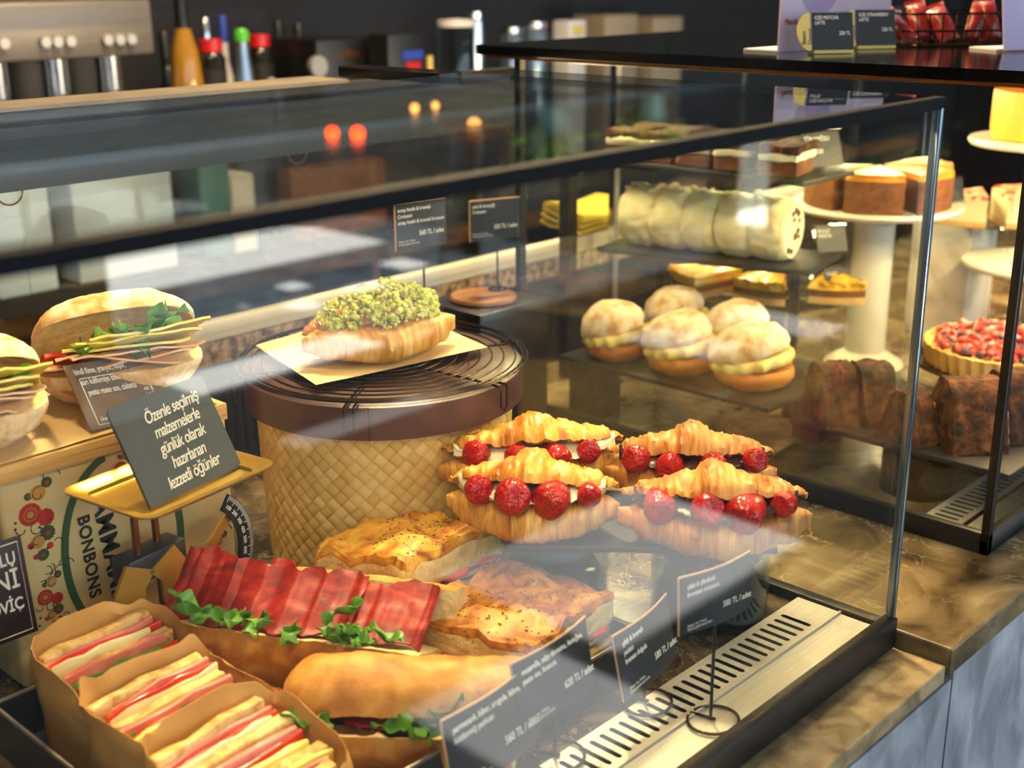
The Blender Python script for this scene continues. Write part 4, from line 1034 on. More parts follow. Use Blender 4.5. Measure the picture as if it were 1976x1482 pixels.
# cream buns
slate('dark slate board carrying the five cream buns', .285, .53, .345, .74, .105)
for x, y, l in ((.33, .70, 'left'), (.49, .38, 'right')): tag(obj('display_riser', box(BM(), (x, y, .0485), (.07, .05, .095)), 'black_satin'), 'black block under the %s end of the bun slate' % ('rear' if l == 'left' else 'front'), 'riser')
def bun(label, x, y, r, rz, seed, first=False, tilt=-16):
    t = thing('cream_bun', label, 'bun', (x, y, .1055), rz, 'sugared cream buns')
    b = BM(); lathe(b, [(0, 0), (r * .55, .001), (r * .86, .012), (r * .98, .026), (r * .97, .036), (r * .9, .042), (0, .043)], 40); disp(b, .0025, 30, seed, lambda v: v.co.z > .002); obj('bottom_half', b, 'bun', t).scale = (1, 1, .8)
    b = BM(); N = 64; rg = []
    for q in range(9):
        a = -PI / 2 + PI * q / 8; rg.append([Vector(((r * .9 + .006 * math.cos(a) + .0025 * math.sin(k * 2 * PI * 14 / N)) * math.cos(2 * PI * k / N), (r * .9 + .006 * math.cos(a) + .0025 * math.sin(k * 2 * PI * 14 / N)) * math.sin(2 * PI * k / N), .041 + .009 * math.sin(a))) for k in range(N)])
    loft(b, rg); disp(b, .002, 50, seed); obj('custard_filling', b, 'custard', t, rot=(R(tilt * .4), R(-9), 0), loc=(.004, -.003, 0))
    b = BM(); lathe(b, [(0, .0), (r * .93, 0), (r * 1.0, .008), (r * .97, .02), (r * .82, .034), (r * .5, .045), (r * .2, .0495), (0, .050)], 44); disp(b, .0035, 24, seed + 2, lambda v: v.co.z > .004); disp(b, .001, 120, seed)
    obj('top_half', b, 'sugar', t, rot=(R(tilt * .7), R(-15), 0), loc=(-.004, .004, .0455))
    return t
bun('cream bun at the far left of its slate', .330, .655, .051, R(-30), 1)
bun('rear cream bun standing behind two others, near the fruit tart', .474, .640, .051, R(-20), 2)
bun('middle cream bun in the left row of the slate', .345, .540, .056, R(-38), 3)
bun('cream bun in the right row nearest the glass tart plate', .460, .510, .054, R(-32), 4)
bun('large cream bun at the front, before the clear tag', .360, .420, .062, R(-36), 5, tilt=-18)
tag_stand('price_tag', 'empty clear acrylic tag beside the front cream bun', (.445, .368, .1055), R(-60), .058, .056, mat='acrylic', body=' ', tilt=-14)

# roll cake
slate('slate board carrying the white roll cake', .462, .622, .430, .80, .254, R(11))
for x, y in ((.60, .775), (.535, .462)): riser('slim black post under the %s end of the roll cake slate' % ('rear' if y > .6 else 'front'), x, y, .009, .001, .246, 'black_satin', 'post')
ax = Vector((math.sin(R(11)), -math.cos(R(11)), 0)); c0 = Vector((.500, .735, .2545))
for k in range(5):
    c = c0 + ax * (.0575 * k); last = k == 4
    t = thing('roll_cake_slice', ['rearmost slice of the white roll cake', 'second slice from the rear of the white roll cake', 'middle slice of the white roll cake', 'fourth slice from the rear of the white roll cake', 'front slice of the white roll cake showing its fruit dotted face'][k], 'cake slice', (c.x, c.y, c.z), R(11 + rnd(-2, 2)), 'slices of the white roll cake')
    b = BM(); r = .051; prs = [.90, .985, 1, 1, 1, .985, .93]
    loft(b, [[Vector((r * q * math.cos(a) * 1.02, (j / 6 - .5) * .056, max(0, r * .96 + r * q * math.sin(a)))) for a in [2 * PI * n_ / 40 for n_ in range(40)]] for j, q in enumerate(prs)])
    bmesh.ops.recalc_face_normals(b, faces=b.faces); subdiv(b, 1); disp(b, .0022, 70, k, lambda v: v.co.z > .003); disp(b, .0013, 190, k, lambda v: v.co.z > .003); obj('cream_coat', b, 'roll', t)
    if last:
        b = BM(); loft(b, [[Vector((r * .86 * math.cos(a), yy, r * .97 + r * .86 * math.sin(a))) for a in [2 * PI * n_ / 40 for n_ in range(40)]] for yy in (-.027, -.0305)]); obj('cut_face', b, 'roll_face', t)
        b = BM()
        for fx, fz, fr in ((-.006, .026, .006), (.006, .03, .007), (.017, .024, .0075), (.022, .012, .005), (.0, .016, .005), (.018, -.004, .007), (.008, -.012, .008), (.024, -.014, .005), (-.004, -.034, .006), (-.018, -.030, .0075)):
            t2 = BM(); bmesh.ops.create_icosphere(t2, subdivisions=2, radius=fr); t2.transform(Matrix.Translation((fx, -.0305, r * .97 + fz)) @ Matrix.Diagonal((1, .35, .8, 1))); merge(b, t2)
        obj('fruit_piece', b, 'choc', t)
    b = BM()
    for q in range(14):
        t2 = BM(); bmesh.ops.create_icosphere(t2, subdivisions=1, radius=rnd(.0035, .007)); t2.transform(Matrix.Translation((rnd(-.03, .03), rnd(-.026, .026), r * 1.93 + rnd(-.004, .003))) @ Matrix.Diagonal((1.2, 1.2, .5, 1))); merge(b, t2)
    obj('chocolate_shavings', b, 'roll', t)
tag_stand('price_tag', 'clear tag with dark card at the front end of the roll cake slate', (.625, .450, .255), R(-34), .06, .05, body='RULO\nPASTA', tilt=-24)

# fruit tart on glass plate
gp = thing('glass_cake_stand', 'low glass cake stand with the yellow fruit tart slices', 'cake stand', (.720, .608, .001))
b = BM(); lathe(b, [(0, .145), (.140, .147), (.145, .152), (.143, .153), (.138, .150), (0, .150)], 56); obj('plate', b, 'jar', gp)
b = BM(); lathe(b, [(0, 0), (.06, 0), (.055, .006), (.02, .02), (.018, .12), (.04, .145), (0, .1455)], 40); obj('foot', b, 'dark_glass', gp)
def wedge(name, label, cat, loc, rz, r, ang, h, mats, parts, group=None):
    t = thing(name, label, cat, loc, rz, group); z = 0
    for (pn, pm, ph, amp) in parts:
        b = BM(); n = 14
        pts = [(0, 0)] + [(r * math.cos(R(-ang / 2 + ang * k / n)), r * math.sin(R(-ang / 2 + ang * k / n))) for k in range(n + 1)]
        loft(b, [[Vector((x, y, z + ph * j / 3)) for x, y in pts] for j in range(4)])
        bmesh.ops.triangulate(b, faces=[f for f in b.faces if len(f.verts) > 4]); subdiv(b, 2)
        bmesh.ops.recalc_face_normals(b, faces=b.faces)
        if amp: disp(b, amp, 46, z * 90 + loc[0] * 10, lambda v, z=z: v.co.z > z + .003)
        obj(pn, b, pm, t); z += ph
    return t
fp = [('tart_base', 'tart', .012, .001), ('brown_filling', 'sponge', .012, .0015), ('fruit_topping', 'fruit', .016, .011)]
for k, (x, y, a, l) in enumerate(((.648, .655, 150, 'leftmost yellow fruit tart slice on the glass stand'), (.70, .60, 190, 'middle yellow fruit tart slice with raised back edge'), (.765, .545, 215, 'right yellow fruit tart slice behind its dark tag'))):
    wedge('fruit_tart_slice', l, 'tart slice', (x + .03, y, .1545), R(a), .122, 46, 0, None, fp, 'yellow fruit tart slices')
tag_stand('price_tag', 'dark tag leaning on the glass fruit tart stand', (.735, .492, .1545), R(-30), .055, .055, body='TART', tilt=-24)

# tiramisu slices, high slate
slate('high slate board carrying the tiramisu slices', .435, .585, .40, .835, .402)
tag(obj('display_post', box(box(BM(), (.455, .868, .2), (.022, .022, .398)), (.475, .78, .391), (.05, .19, .006)), 'black_satin'), 'black post holding up the high tiramisu slate', 'post')
for k in range(5):
    y = .755 - .072 * k
    t = thing('tiramisu_slice', ['rearmost tiramisu slice on the high slate', 'second tiramisu slice from the rear', 'third tiramisu slice, at the middle of the high slate', 'fourth tiramisu slice, cream bulging at its front', 'tiramisu slice nearest its price tag'][k], 'cake slice', (.508, y, .4025), R(rnd(-6, 6) + 10), 'tiramisu slices on the high slate')
    for pn, pm, z0, ph, amp in (('sponge', 'sponge', 0, .022, .002), ('mascarpone', 'cream', .022, .012, .003), ('cocoa_top', 'cocoa', .034, .012, .005)):
        b = BM(); box(b, (0, 0, z0 + ph / 2), (.125 if pn != 'mascarpone' else .13, .062, ph), bev=.003); subdiv(b, 6); disp(b, amp, 40, k + z0 * 50, lambda v: v.co.z > .003); obj(pn, b, pm, t)
tag_stand('price_tag', 'clear tag with dark card at the front of the high tiramisu slate', (.545, .43, .4025), R(-24), .08, .062, body='TİRAMİSU\n\n      320', tilt=-22)

# chocolate caramel cake on white stand
def cake_stand(label, x, y, z, r, mat='porcelain', col=.045, name='cake_stand'):
    t = thing(name, label, 'cake stand', (x, y, .001))
    b = BM(); lathe(b, [(0, z - .016), (r * .6, z - .015), (r * .97, z - .012), (r, z - .006), (r * .985, z - .001), (r * .9, z - .002), (0, z - .002)], 64); obj('plate', b, mat, t)
    b = BM(); lathe(b, [(0, 0), (col * 1.6, 0), (col * 1.5, .006), (col * .8, .025), (col * .8, z - .04), (col * 1.4, z - .016), (0, z - .015)], 40); obj('stem', b, mat, t)
    return t
cake_stand('white pedestal stand carrying the brown caramel cake', .885, .515, .30, .150)
kp = [('sponge', 'sponge', .054, .002), ('caramel_top', 'caramel', .012, .004)]
for k, (a, l) in enumerate(((205, 'caramel cake slice at the front left of the white pedestal'), (262, 'caramel cake slice at the front middle of the white pedestal'), (150, 'caramel cake slice at the rear left of the white pedestal'), (335, 'caramel cake slice at the right of the white pedestal, past a gap'))):
    wedge('caramel_cake_slice', l, 'cake slice', (.885 + .012 * math.cos(R(a)), .515 + .012 * math.sin(R(a)), .3005), R(a), .118, 50, 0, None, kp, 'slices of the brown caramel cake')
tag_stand('price_tag', 'small tag on the rim of the white pedestal stand', (.955, .405, .3005), R(-30), .05, .045, body='KEK', tilt=-20)
# strawberry cheesecake on the pale marble block
tag(obj('marble_block', box(BM(), (1.19, .50, .1165), (.12, .12, .231), bev=.002), 'marble_white'), 'pale veined marble block under the strawberry cheesecake', 'riser')
t = tag(obj('glass_plate', (lambda b: (lathe(b, [(0, 0), (.10, .0), (.135, .006), (.134, .008), (.1, .003), (0, .003)], 48), b)[1])(BM()), 'jar', loc=(1.19, .45, .2335)), 'clear plate of strawberry cheesecake on the marble block', 'plate')
sp = [('base', 'tart', .01, .001), ('cheese_layer', 'cheese_pale', .042, .001), ('strawberry_swirl', 'jam', .008, .002)]
for k, (a, l) in enumerate(((185, 'strawberry cheesecake slice at the left of the clear plate'), (245, 'strawberry cheesecake slice at the front of the clear plate'), (305, 'strawberry cheesecake slice at the right, behind the black post'))):
    wedge('strawberry_cheesecake_slice', l, 'cake slice', (1.19 + .02 * math.cos(R(a)), .45 + .02 * math.sin(R(a)), .2380), R(a), .105, 52, 0, None, sp, 'strawberry cheesecake slices')
# two tier stand with the burnt cheesecake
t = thing('tiered_cake_stand', 'two tier white stand with the tall golden cheesecake on top', 'cake stand', (1.085, .30, .001))
for z, r in ((.41, .135), (.19, .125)):
    b = BM(); lathe(b, [(0, z - .015), (r * .6, z - .014), (r * .97, z - .012), (r, z - .006), (r * .985, z - .001), (r * .9, z - .002), (0, z - .002)], 64); obj('plate', b, 'porcelain', t)
b = BM(); lathe(b, [(0, 0), (.07, 0), (.065, .006), (.014, .02), (.012, .38), (.05, .396), (0, .397)], 32); obj('stem', b, 'steel_bright', t)
t = thing('golden_cheesecake', 'tall golden cheesecake with a wedge cut out on the upper tier', 'cake', (1.085, .30, .4105), R(0))
b = BM(); n = 46; A = [R(250 + 290 * k / n) for k in range(n + 1)]; r = .10
loft(b, [[Vector((0, 0, z))] + [Vector((r * q * math.cos(a), r * q * math.sin(a), z)) for a in A] for z, q in ((0, .98), (.02, 1), (.075, 1), (.083, .985))])
bmesh.ops.recalc_face_normals(b, faces=b.faces)
for f in b.faces:
    c = f.calc_center_median(); rad = math.hypot(c.x, c.y)
    f.material_index = 1 if (rad < r * .8 and abs(f.normal.z) < .3) else (2 if f.normal.z > .5 else 0)
obj('cake_body', b, ['bakedge', 'cream', 'caramel'], t)
# berry tart
b = BM(); lathe(b, [(0, .001), (.05, .001), (.05, .088), (.12, .09), (.142, .097), (.141, .1), (.12, .0955), (0, .095)], 56)
tag(obj('dark_cake_stand', b, 'black_gloss', loc=(.745, .200, 0)), 'low dark stand under the red berry tart', 'cake stand')
t = thing('berry_tart', 'round fluted tart covered in sugared red berries', 'tart', (.745, .200, .0965))
b = BM(); N = 160
loft(b, [[Vector(((r + .0022 * math.cos(k * 2 * PI * 40 / N)) * math.cos(2 * PI * k / N), (r + .0022 * math.cos(k * 2 * PI * 40 / N)) * math.sin(2 * PI * k / N), z)) for k in range(N)] for r, z in ((.118, 0), (.126, .034), (.123, .035), (.119, .028), (.05, .028))]); obj('tart_shell', b, 'tart', t)
rr = random.Random(9); B1, B2 = BM(), BM()
for k in range(420):
    rad = .112 * math.sqrt(rr.random()); a = rr.uniform(0, 2 * PI); t2 = BM(); s = rr.uniform(.0045, .0085)
    bmesh.ops.create_icosphere(t2, subdivisions=1, radius=s); t2.transform(Matrix.Translation((rad * math.cos(a), rad * math.sin(a), .033 + rr.uniform(-.002, .007) + .006 * (1 - (rad / .112) ** 2))) @ Matrix.Diagonal((rr.uniform(.8, 1.2), 1, rr.uniform(.7, 1), 1))); merge(B1 if rr.random() < .8 else B2, t2)
for b_, m_, n_ in ((B1, 'berry', 'red_berries'), (B2, 'berry_dark', 'blue_berries')): o = obj(n_, b_, m_, t); o['kind'] = 'stuff'
# yellow napkins folded on the rear rail
b = BM()
for q in range(5):
    t2 = BM()
    def fn(u, v, q=q): return Vector(((u - .5) * (.17 - .004 * q), (v - .5) * .10, .008 * q + .006 * math.sin(u * 4 + q * .6) + .003 * math.sin(v * 6 + q)))
    sheet(t2, fn, 16, 10, .0045); merge(b, t2)
tag(obj('folded_napkin', b, 'linen', loc=(.650, .985, .242), rot=(R(8), 0, 0)), 'folded yellow napkins lying on the cream rear rail', 'napkin')

# ------------------------------------------------------------------ things on the black glass top
ZT = .5875
t = thing('menu_card', 'pale pink drink menu card standing on the black glass top', 'menu card', (.362, .41, ZT), R(-6))
b = BM(); box(b, (.13, .0, .075), (.26, .003, .15)); obj('card', b, 'poster', t, smooth=False)
b = BM(); b.faces.new([b.verts.new((.085 + .05 * math.cos(a), -.0018, .10 + .055 * math.sin(a))) for a in [PI + PI * k / 20 for k in range(21)]]); obj('cup_print', b, mk('mauve_print', [(.3, (150, 124, 156)), (.7, (176, 150, 182))], 8, rough=.4), t, smooth=False)
text('lettering', 'Matcha Latte', .0115, 'print_red', t, (.010, -.002, .036), xs=.9)
b = BM(); box(b, (.13, .03, .0015), (.26, .06, .003)); obj('foot', b, 'paper_white', t, smooth=False)
for u, v, rz, l, a in ((1607, 103, -38, 'drink tag at the left, nearest the pink menu card', 'ICED MATCHA'), (1690, 94, -38, 'drink tag in the middle of the three on the black top', 'ICED STRAWBERRY'), (1742, 84, -52, 'drink tag at the right, nearest the red packets', 'MATCHA')):
    p = atz(u, v, ZT)
    t = thing('drink_tag', l, 'price tag', (p.x, p.y, ZT), R(rz), 'yellow edged drink tags on the black top')
    b = BM(); box(b, (0, 0, .029), (.062, .004, .054)); h = obj('acrylic_holder', b, 'acrylic', t, rot=(R(-16), 0, 0), smooth=False)
    b = BM(); box(b, (.0, -.0024, .029), (.058, .0008, .05)); obj('card', b, 'card_black', h, smooth=False)
    b = BM(); loft(b, [[Vector((-.031, y, .003)), Vector((-.031, y, .055))] + [Vector((-.031 - .018 * math.sin(q), y, .029 + .026 * math.cos(q))) for q in [PI * k / 14 for k in range(1, 14)]] for y in (-.002, .001)]); obj('yellow_edge', b, 'tag_yellow', h, smooth=False)
    text('lettering', a + '\nLATTE', .0068, 'ink_white', h, (-.025, -.003, .045), xs=.75); text('price_lettering', '220 TL', .007, 'ink_white', h, (.025, -.003, .024), align='RIGHT', xs=.8)
    text('edge_lettering', 'Bienn\nDonut', .0085, 'ink_black', h, (-.038, -.0024, .012), (PI / 2, R(-90), 0), xs=.95)
    b = BM(); box(b, (0, .008, .0025), (.055, .026, .004)); obj('wooden_foot', b, 'tag_yellow', t, smooth=False)
p = atz(1850, 92, ZT)
t = thing('wire_basket', 'low dark wire basket of red packets on the black top', 'basket', (p.x + .07, p.y + .05, ZT), R(-40))
b = BM()
for z, s in ((.002, .85), (.022, .92), (.046, 1.0)): tube(b, rr_(.19 * s, .13 * s, .02, z), .0018, 6, True)
obj('wire_frame', b, 'wire', t)
b = BM()
for k in range(9): x = -.08 + .02 * k; tube(b, [(x, -.065, .046), (x * .85, -.055, .002), (x * .85, .055, .002), (x, .065, .046)], .0012, 5)
obj('wire_spokes', b, 'wire', t)
M_ = Matrix.Translation((p.x + .07, p.y + .05, ZT)) @ Matrix.Rotation(R(-40), 4, 'Z')
first = None
for k, l in enumerate(('red packet at the left end of the wire basket', 'red packet second from the left in the wire basket', 'red packet at the middle of the wire basket', 'red packet second from the right in the wire basket', 'red packet at the right end of the wire basket')):
    q = M_ @ Vector((-.064 + .032 * k, rnd(-.02, .02), .006)); t = thing('snack_packet', l, 'packet', q, 0, 'red packets in the wire basket', (R(rnd(-50, -20)), R(rnd(-25, 25)), R(-40 + rnd(-20, 20))))
    b = BM()
    def fn(u, v, s=1): return Vector(((u - .5) * .03, s * .011 * math.sin(PI * u) ** .6 * math.sin(PI * v) ** .5, v * .06))
    sheet(b, lambda u, v: fn(u, v, -1), 10, 12); sheet(b, lambda u, v: fn(u, v, 1), 10, 12); bmesh.ops.remove_doubles(b, verts=b.verts, dist=1e-5); disp(b, .002, 60, k); obj('wrapper', b, 'red_foil', t)
    b = BM(); box(b, (0, 0, .0625), (.03, .001, .006)); obj('crimped_edge', b, 'red_foil', t, smooth=False)
p = atz(1960, 115, ZT)
t = thing('menu_card', 'lilac menu card at the right end of the black top', 'menu card', (p.x + .21, p.y + .05, ZT), R(-30))
b = BM(); box(b, (0, 0, .075), (.15, .003, .15), rot=(R(-12), 0, 0)); obj('card', b, mk('lilac_card', [(.3, (150, 140, 176)), (.7, (170, 160, 196))], 6, rough=.4), t, smooth=False)
b = BM(); box(b, (0, .03, .0015), (.15, .06, .003)); obj('foot', b, 'paper_white', t, smooth=False)

# ------------------------------------------------------------------ back bar
YB = 2.1
t = thing('back_bar', 'dark back bar counter with drawers along the rear wall', 'counter', (1.0, 2.33, -.95))
b = BM(); box(b, (0, 0, .98), (6.4, .7, .04)); obj('worktop', b, 'slate', t, smooth=False)
b = BM(); box(b, (0, .02, .48), (6.36, .64, .95)); obj('cabinet_body', b, 'wood', t, smooth=False)
for k in range(8):
    b = BM(); box(b, (-2.8 + .8 * k, -.309, .5), (.76, .018, .8)); f = obj('drawer_front', b, 'black_satin', t, smooth=False)
    b = BM(); box(b, (-2.8 + .8 * k, -.325, .84), (.3, .014, .014)); obj('handle', b, 'steel_bright', f, smooth=False)
BZ = .0505
em = thing('espresso_machine', 'brushed steel espresso machine with rows of round buttons at upper left', 'coffee machine', (0, YB, BZ))
pl = aty(-40, 40, YB); pr = aty(300, 100, YB); zt = .64 - BZ
x0, x1 = pl.x - .12, pr.x; zb = pr.z - BZ - .005
b = BM(); box(b, ((x0 + x1) / 2, .22, zt / 2 + zb / 2), (x1 - x0, .44, zt - zb), bev=.008); obj('button_panel', b, 'espresso', em)
b = BM(); box(b, ((x0 + x1) / 2, .33, zb / 2), (x1 - x0 - .04, .2, zb)); box(b, ((x0 + x1) / 2, .2, .03), (x1 - x0, .4, .06)); obj('body', b, 'black_satin', em)
for u in (5, 85, 108, 133, 205, 228, 250):
    p = aty(u, 84 - u * .035, YB); b = BM()
    tube(b, [(p.x, .002, p.z - BZ), (p.x, -.012, p.z - BZ)], .0115, 16); obj('button', b, 'chrome', em)
for u in (-15, 103, 208):
    p = aty(u, 110, YB + .1); b = BM()
    tube(b, [(p.x, .1, zb), (p.x, .1, zb - .11)], .030, 20); g = obj('group_head', b, 'steel_bright', em)
    b = BM(); tube(b, [(p.x, .07, zb - .09), (p.x + .02, -.06, zb - .10)], [.010, .014], 10); obj('portafilter_handle', b, 'black_satin', g)
def bottle(name, label, u, v, y, r, prof_, cap=None, z=BZ, group='bottles and jars on the back bar'):
    p = aty(u, v, y); t = thing(name, label, name.split('_')[-1], (p.x, y, z), 0, group)
    for n_, pr_, m_ in prof_:
        b = BM(); lathe(b, [(a * r, q) for a, q in pr_], 28); obj(n_, b, m_, t)
    return t, p
def std(h, sh, cap_mat, body, neck=.34, label=None, cap=.07):
    o = [('body', [(0, 0), (.96, .002), (1, .01), (1, h * sh), (.8, h * (sh + .1)), (neck, h * (sh + .22)), (neck, h - cap), (0, h - cap)], body), ('cap', [(0, h - cap), (neck * 1.15, h - cap), (neck * 1.15, h - .004), (neck * .9, h), (0, h)], cap_mat)]
    if label: o.append(('label', [(1.0, h * .15), (1.02, h * .15), (1.02, h * sh * .9), (1.0, h * sh * .9)], label))
    return o
H = aty(350, 55, 2.16).z - BZ
bottle('amber_bottle', 'amber bottle with black neck beside the espresso machine', 356, 100, 2.16, .040, [('body', [(0, 0), (.9, .002), (1, .02), (1.05, H * .72), (.8, H * .9), (.45, H), (0, H)], 'amber'), ('cap', [(0, H), (.42, H), (.36, H + .08), (0, H + .08)], 'black_satin'), ('label', [(1.0, H * .3), (1.06, H * .3), (1.08, H * .55), (1.0, H * .55)], 'amber')], None)
H = aty(405, 75, 2.14).z - BZ
for u, l, yy in ((407, 'red capped dark jar left of the green foiled bottle', 2.14), (501, 'red capped dark jar right of the green foiled bottle', 2.22)):
    r = .034; t, p = bottle('red_capped_jar', l, u, 100, yy, r, [('body', [(0, 0), (.96, .002), (1, .01), (1, H - .045), (.7, H - .03), (0, H - .03)], 'dark_glass'), ('cap', [(0, H - .03), (.82, H - .03), (.82, H - .001), (.78, H), (0, H)], 'red_plastic'), ('label', [(1.0, .06), (1.015, .06), (1.015, H - .07), (1.0, H - .07)], 'black_matte')])
    b = BM(); disc2(b, .006, H - .12, .014, -r * 1.03); obj('label_emblem', b, 'ink_grey', t, smooth=False)
    b = BM(); disc2(b, .007, H - .12, .007, -r * 1.045); obj('label_dot', b, 'red_plastic', t, smooth=False)
H = aty(468, 55, 2.1).z - BZ
bottle('sparkling_bottle', 'silver grey bottle with green foil top on the back bar', 468, 100, 2.1, .042, [('body', [(0, 0), (.95, .003), (1, .02), (1, H * .55), (.85, H * .66), (.42, H * .86), (.36, H - .03), (0, H - .03)], 'seal'), ('foil', [(0, H - .03), (.42, H - .03), (.44, H - .01), (.3, H), (0, H)], 'green_foil')])
k = 0
for u, v, yy, r, bm_, cm, lb, l in ((315, 60, 2.4, .035, 'dark_glass', 'black_satin', None, 'dark bottle close against the espresso machine'), (355, 30, 2.48, .03, 'jar', 'red_plastic', None, 'clear bottle with red neck behind the amber bottle'), (395, 34, 2.5, .032, 'jar', 'steel_bright', 'beige', 'clear bottle with beige label at the rear'), (428, 30, 2.5, .03, 'paper_white', 'blue', 'blue', 'white bottle with blue label at the rear'), (536, 40, 2.45, .035, 'dark_glass', 'black_satin', None, 'dark tall bottle right of the red capped jars'), (575, 44, 2.4, .036, 'dark_glass', 'black_satin', None, 'dark brown bottle before the black coffee box')):
    h = max(.3, aty(u, v, yy).z - BZ); bottle('tall_bottle', l, u, v, yy, r, std(h, .55, cm, bm_, .34, lb), None)
# boxes and devices
def bar_box(name, label, cat, u0, u1, v0, y, d, mat, z=BZ, h=None):
    a = aty(u0, v0, y); c = aty(u1, v0, y); hh = h or (a.z - z)
    t = thing(name, label, cat, ((a.x + c.x) / 2, y, z)); b = BM(); box(b, (0, d / 2, hh / 2), (abs(c.x - a.x), d, hh), bev=.006); obj('body', b, mat, t); return t, abs(c.x - a.x), hh
t, w, h = bar_box('coffee_grinder_box', 'black box with faint orange lettering on the back bar', 'box', 610, 735, 78, 2.05, .2, 'black_satin')
text('lettering', 'coffee', .034, 'copper', t, (-.05, -.001, h - .048))
b = BM(); tube(b, [(-w * .56, -.01, h - .062), (-w * .56, -.025, h - .062)], .026, 18); obj('dial_knob', b, 'chrome', t)
t, w, h = bar_box('card_terminal', 'black terminal with blue screen and red buttons', 'device', 748, 840, 66, 1.95, .08, 'black_satin')
b = BM(); box(b, (0, -.001, h - .055), (w * .42, .004, .022)); obj('screen', b, 'blue', t, smooth=False)
b = BM(); box(b, (0, -.001, h - .095), (w * .3, .004, .045)); obj('red_keys', b, 'red_plastic', t, smooth=False)
b = BM(); tube(b, [(w * .34, -.004, h - .12), (w * .34, -.004, h - .06)], .008, 8); obj('stylus', b, 'tag_yellow', t)
for u, y, r, h0, m, l in ((880, 2.0, .050, 36, 'jar', 'tall clear jug left of the rounded black top'), (915, 2.05, .028, 20, 'steel_bright', 'tall steel cylinder behind the rounded black top'), (985, 2.3, .04, 50, 'seal', 'grey canister behind the case top, leftmost of three'), (1030, 2.3, .042, 40, 'seal', 'grey canister in the middle behind the case top'), (1078, 2.3, .04, 44, 'seal', 'grey canister beside the white carton')):
    p = aty(u, h0, y); hh = p.z - BZ; t = thing('canister', l, 'canister', (p.x, y, BZ), 0, 'canisters on the back bar')
    b = BM(); lathe(b, [(0, 0), (r * .9, .001), (r, .01), (r, hh - .03), (r * .9, hh - .02), (0, hh - .02)], 28); obj('body', b, m, t)
    b = BM(); lathe(b, [(0, hh - .02), (r * 1.02, hh - .02), (r * 1.02, hh - .004), (0, hh)], 28); obj('lid', b, 'steel_bright' if m != 'jar' else 'paper_white', t)
t, w, h = bar_box('milk_carton', 'white carton standing behind the case top', 'carton', 1098, 1132, 40, 2.2, .07, 'paper_white')
b = BM(); box(b, (0, -.001, h - .03), (w * .6, .002, .03)); obj('label', b, 'tag_yellow', t, smooth=False)
t, w, h = bar_box('beige_file_box', 'beige box left of the vertical black bar, upper middle', 'box', 1168, 1232, 30, 2.4, .15, 'beige')
t, w, h = bar_box('beige_file_box', 'beige box right of the vertical black bar, upper middle', 'box', 1262, 1318, 34, 2.4, .15, 'beige')
t, w, h = bar_box('bright_patch', 'added bright-patch bin seen through the glass top at far left', 'bin', -30, 92, 362, 1.98, .1, 'patch_pale')  # pale blocks added to stand for a bright reflected patch
t, w, h = bar_box('bright_patch', 'wide added bright-patch bin seen through the glass top, right of its twin', 'bin', 132, 330, 338, 1.98, .1, 'patch_pale')
t, w, h = bar_box('wooden_crate', 'brown wooden crate seen through the glass top', 'crate', 560, 760, 330, 1.98, .06, 'wood')
t, w, h = bar_box('storage_tin', 'teal storage tin seen through the glass top', 'tin', 380, 440, 300, 2.0, .08, 'teal')
t, w, h = bar_box('paper_stack', 'pale paper stack seen through the glass top', 'paper', 445, 490, 340, 1.99, .1, 'paper_white')
# wall shelf with bottles above the bar and pendant lamps, mirrored in the glass top
t = thing('wall_shelf', 'blue grey wall shelf above the back bar', 'shelf', (1.2, 2.6, .92))
b = BM(); box(b, (0, 0, 0), (4.6, .2, .025)); obj('board', b, 'header', t, smooth=False)
for x in (-2.0, 0, 2.0): b = BM(); box(b, (x, .09, -.08), (.02, .02, .14)); obj('bracket', b, 'black_satin', t, smooth=False)
rr = random.Random(3)
for k, (u, v, l) in enumerate(((1075, 235, 'leafy green pot plant on the wall shelf, left of its pair'), (1265, 215, 'leafy green pot plant on the wall shelf, right of its pair'))):
    q = _d(u, v); p0 = atz(u, v, .579); kk = (2.58 - p0.y) / q.y; px = p0.x + q.x * kk
    t = thing('potted_plant', l, 'plant', (px, 2.6, .9335), 0, 'pot plants on the wall shelf')
    b = BM(); lathe(b, [(0, 0), (.05, 0), (.065, .1), (.06, .1), (0, .09)], 24); obj('pot', b, 'teal', t)
    b = BM()
    for n_ in range(70):
        M4 = Matrix.Translation((rr.uniform(-.05, .05), rr.uniform(-.04, .04), rr.uniform(.09, .2))) @ Euler((rr.uniform(-.6, .6), rr.uniform(-1.2, .5), rr.uniform(-PI, PI))).to_matrix().to_4x4()
        leaf_mesh(rr.uniform(.09, .16), rr.uniform(.03, .05), rr.uniform(0, 6), rr.uniform(-.2, .5), b, M4)
    obj('foliage', b, 'leaf', t)
def pendant(label, x, y, z, r, glow, shade=False):
    t = thing('pendant_lamp', label, 'lamp', (x, y, z), 0, 'pendant lamps over the back bar')
    b = BM(); bmesh.ops.create_uvsphere(b, u_segments=20, v_segments=12, radius=r); obj('bulb', b, glow, t)
    b = BM(); tube(b, [(0, 0, r * .9), (0, 0, 2.3 - z)], .003, 6); obj('cord', b, 'black_matte', t)
    if shade: b = BM(); lathe(b, [(.02, r * 2.4), (.11, -.01), (.108, -.012), (.018, r * 2.3)], 32); obj('shade', b, 'copper', t)
def mirror_at(u, v, y):        # point above the top pane whose mirror image lies on this line of sight
    q = _d(u, v); p = atz(u, v, .579); k = (y - p.y) / q.y; return Vector((p.x + q.x * k, y, .579 - q.z * k))
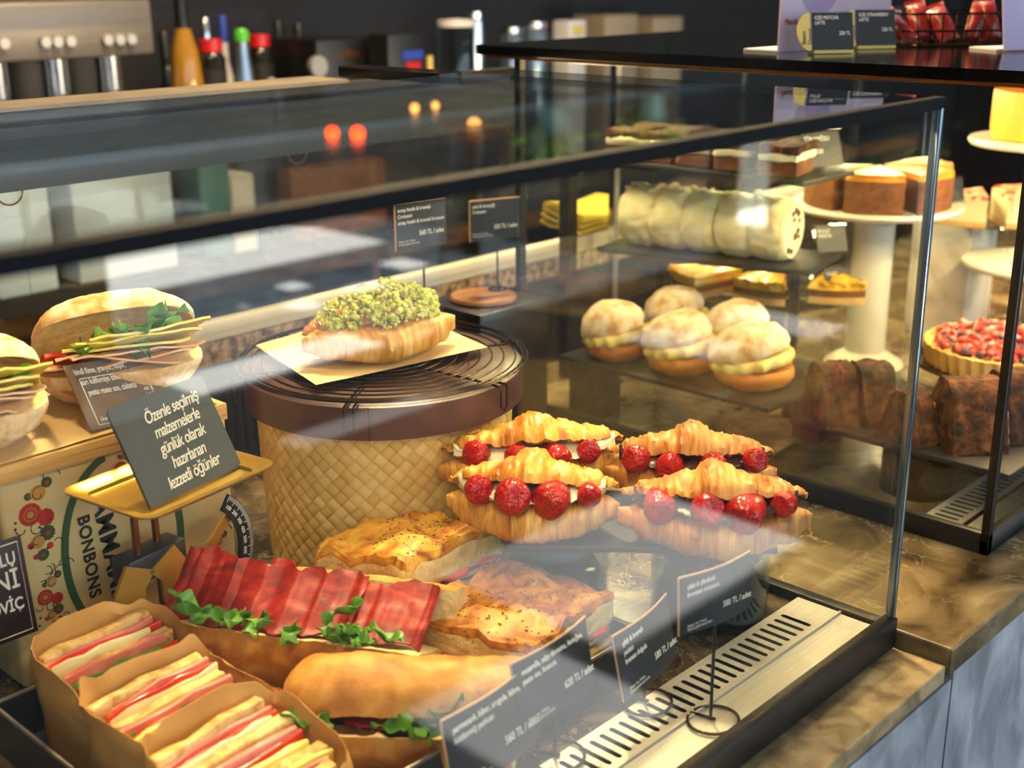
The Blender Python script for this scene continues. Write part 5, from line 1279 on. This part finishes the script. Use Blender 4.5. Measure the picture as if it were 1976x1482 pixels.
for u, v, y, r, g, sh, l in ((641, 256, 2.25, .020, 'orange_glow', False, 'small orange bulb, left of two mirrored in the glass top'), (690, 257, 2.25, .022, 'orange_glow', False, 'small orange bulb, right of two mirrored in the glass top'), (800, 208, 2.3, .014, 'warm_glow', False, 'small warm bulb mirrored in the glass top'), (840, 203, 2.3, .012, 'warm_glow', False, 'tiny warm bulb beside it mirrored in the glass top'), (915, 240, 2.0, .02, 'warm_glow', True, 'copper shaded pendant mirrored in the glass top')):
    p = mirror_at(u, v, y); pendant(l, p.x, p.y, p.z, r, g, sh)

# ------------------------------------------------------------------ light
def area(name, loc, tgt, size, e, col, sy=None):
    l = bpy.data.lights.new(name, 'AREA'); l.energy = e; l.color = col; l.shape = 'RECTANGLE' if sy else 'DISK'; l.size = size
    if sy: l.size_y = sy
    o = bpy.data.objects.new(name, l); COL.objects.link(o); o.location = loc
    o.rotation_euler = (Vector(tgt) - Vector(loc)).to_track_quat('-Z', 'Y').to_euler(); return o
WARM = (1.0, .74, .38)
area('spot_a', (.45, 1.15, 1.95), (-.2, .3, .1), .16, 78, WARM)
area('spot_b', (-.75, .55, 2.1), (-.45, .4, .1), .18, 28, WARM)
area('spot_c', (.9, .55, 2.2), (.6, .4, .2), .2, 30, WARM)
area('led_front', (CX0 / 2, .022, .560), (CX0 / 2, .30, .1), 1.2, 3.6, (1, .80, .48), .012)
area('led_cakes', (1.0, .03, .565), (1.0, .35, .15), 1.4, 21.0, (1, .72, .33), .012)
area('led_cakes_rear', (1.0, .80, .562), (1.0, .45, .15), 1.4, 24, (1, .74, .36), .012)
area('bar_lamp', (.7, 1.2, 2.25), (.8, 2.3, .3), .2, 22, (1, .82, .62))
sun = bpy.data.lights.new('sun', 'SUN'); sun.energy = 230; sun.angle = R(.6); sun.color = (1, .96, .9)
so = bpy.data.objects.new('sun', sun); COL.objects.link(so); so.rotation_euler = Vector((-.25, -.42, -.87)).to_track_quat('-Z', 'Y').to_euler()
W = bpy.data.worlds.new('world'); S.world = W; W.use_nodes = True
bg = W.node_tree.nodes['Background']; bg.inputs[0].default_value = (.62, .80, 1.0, 1); bg.inputs[1].default_value = 4.0
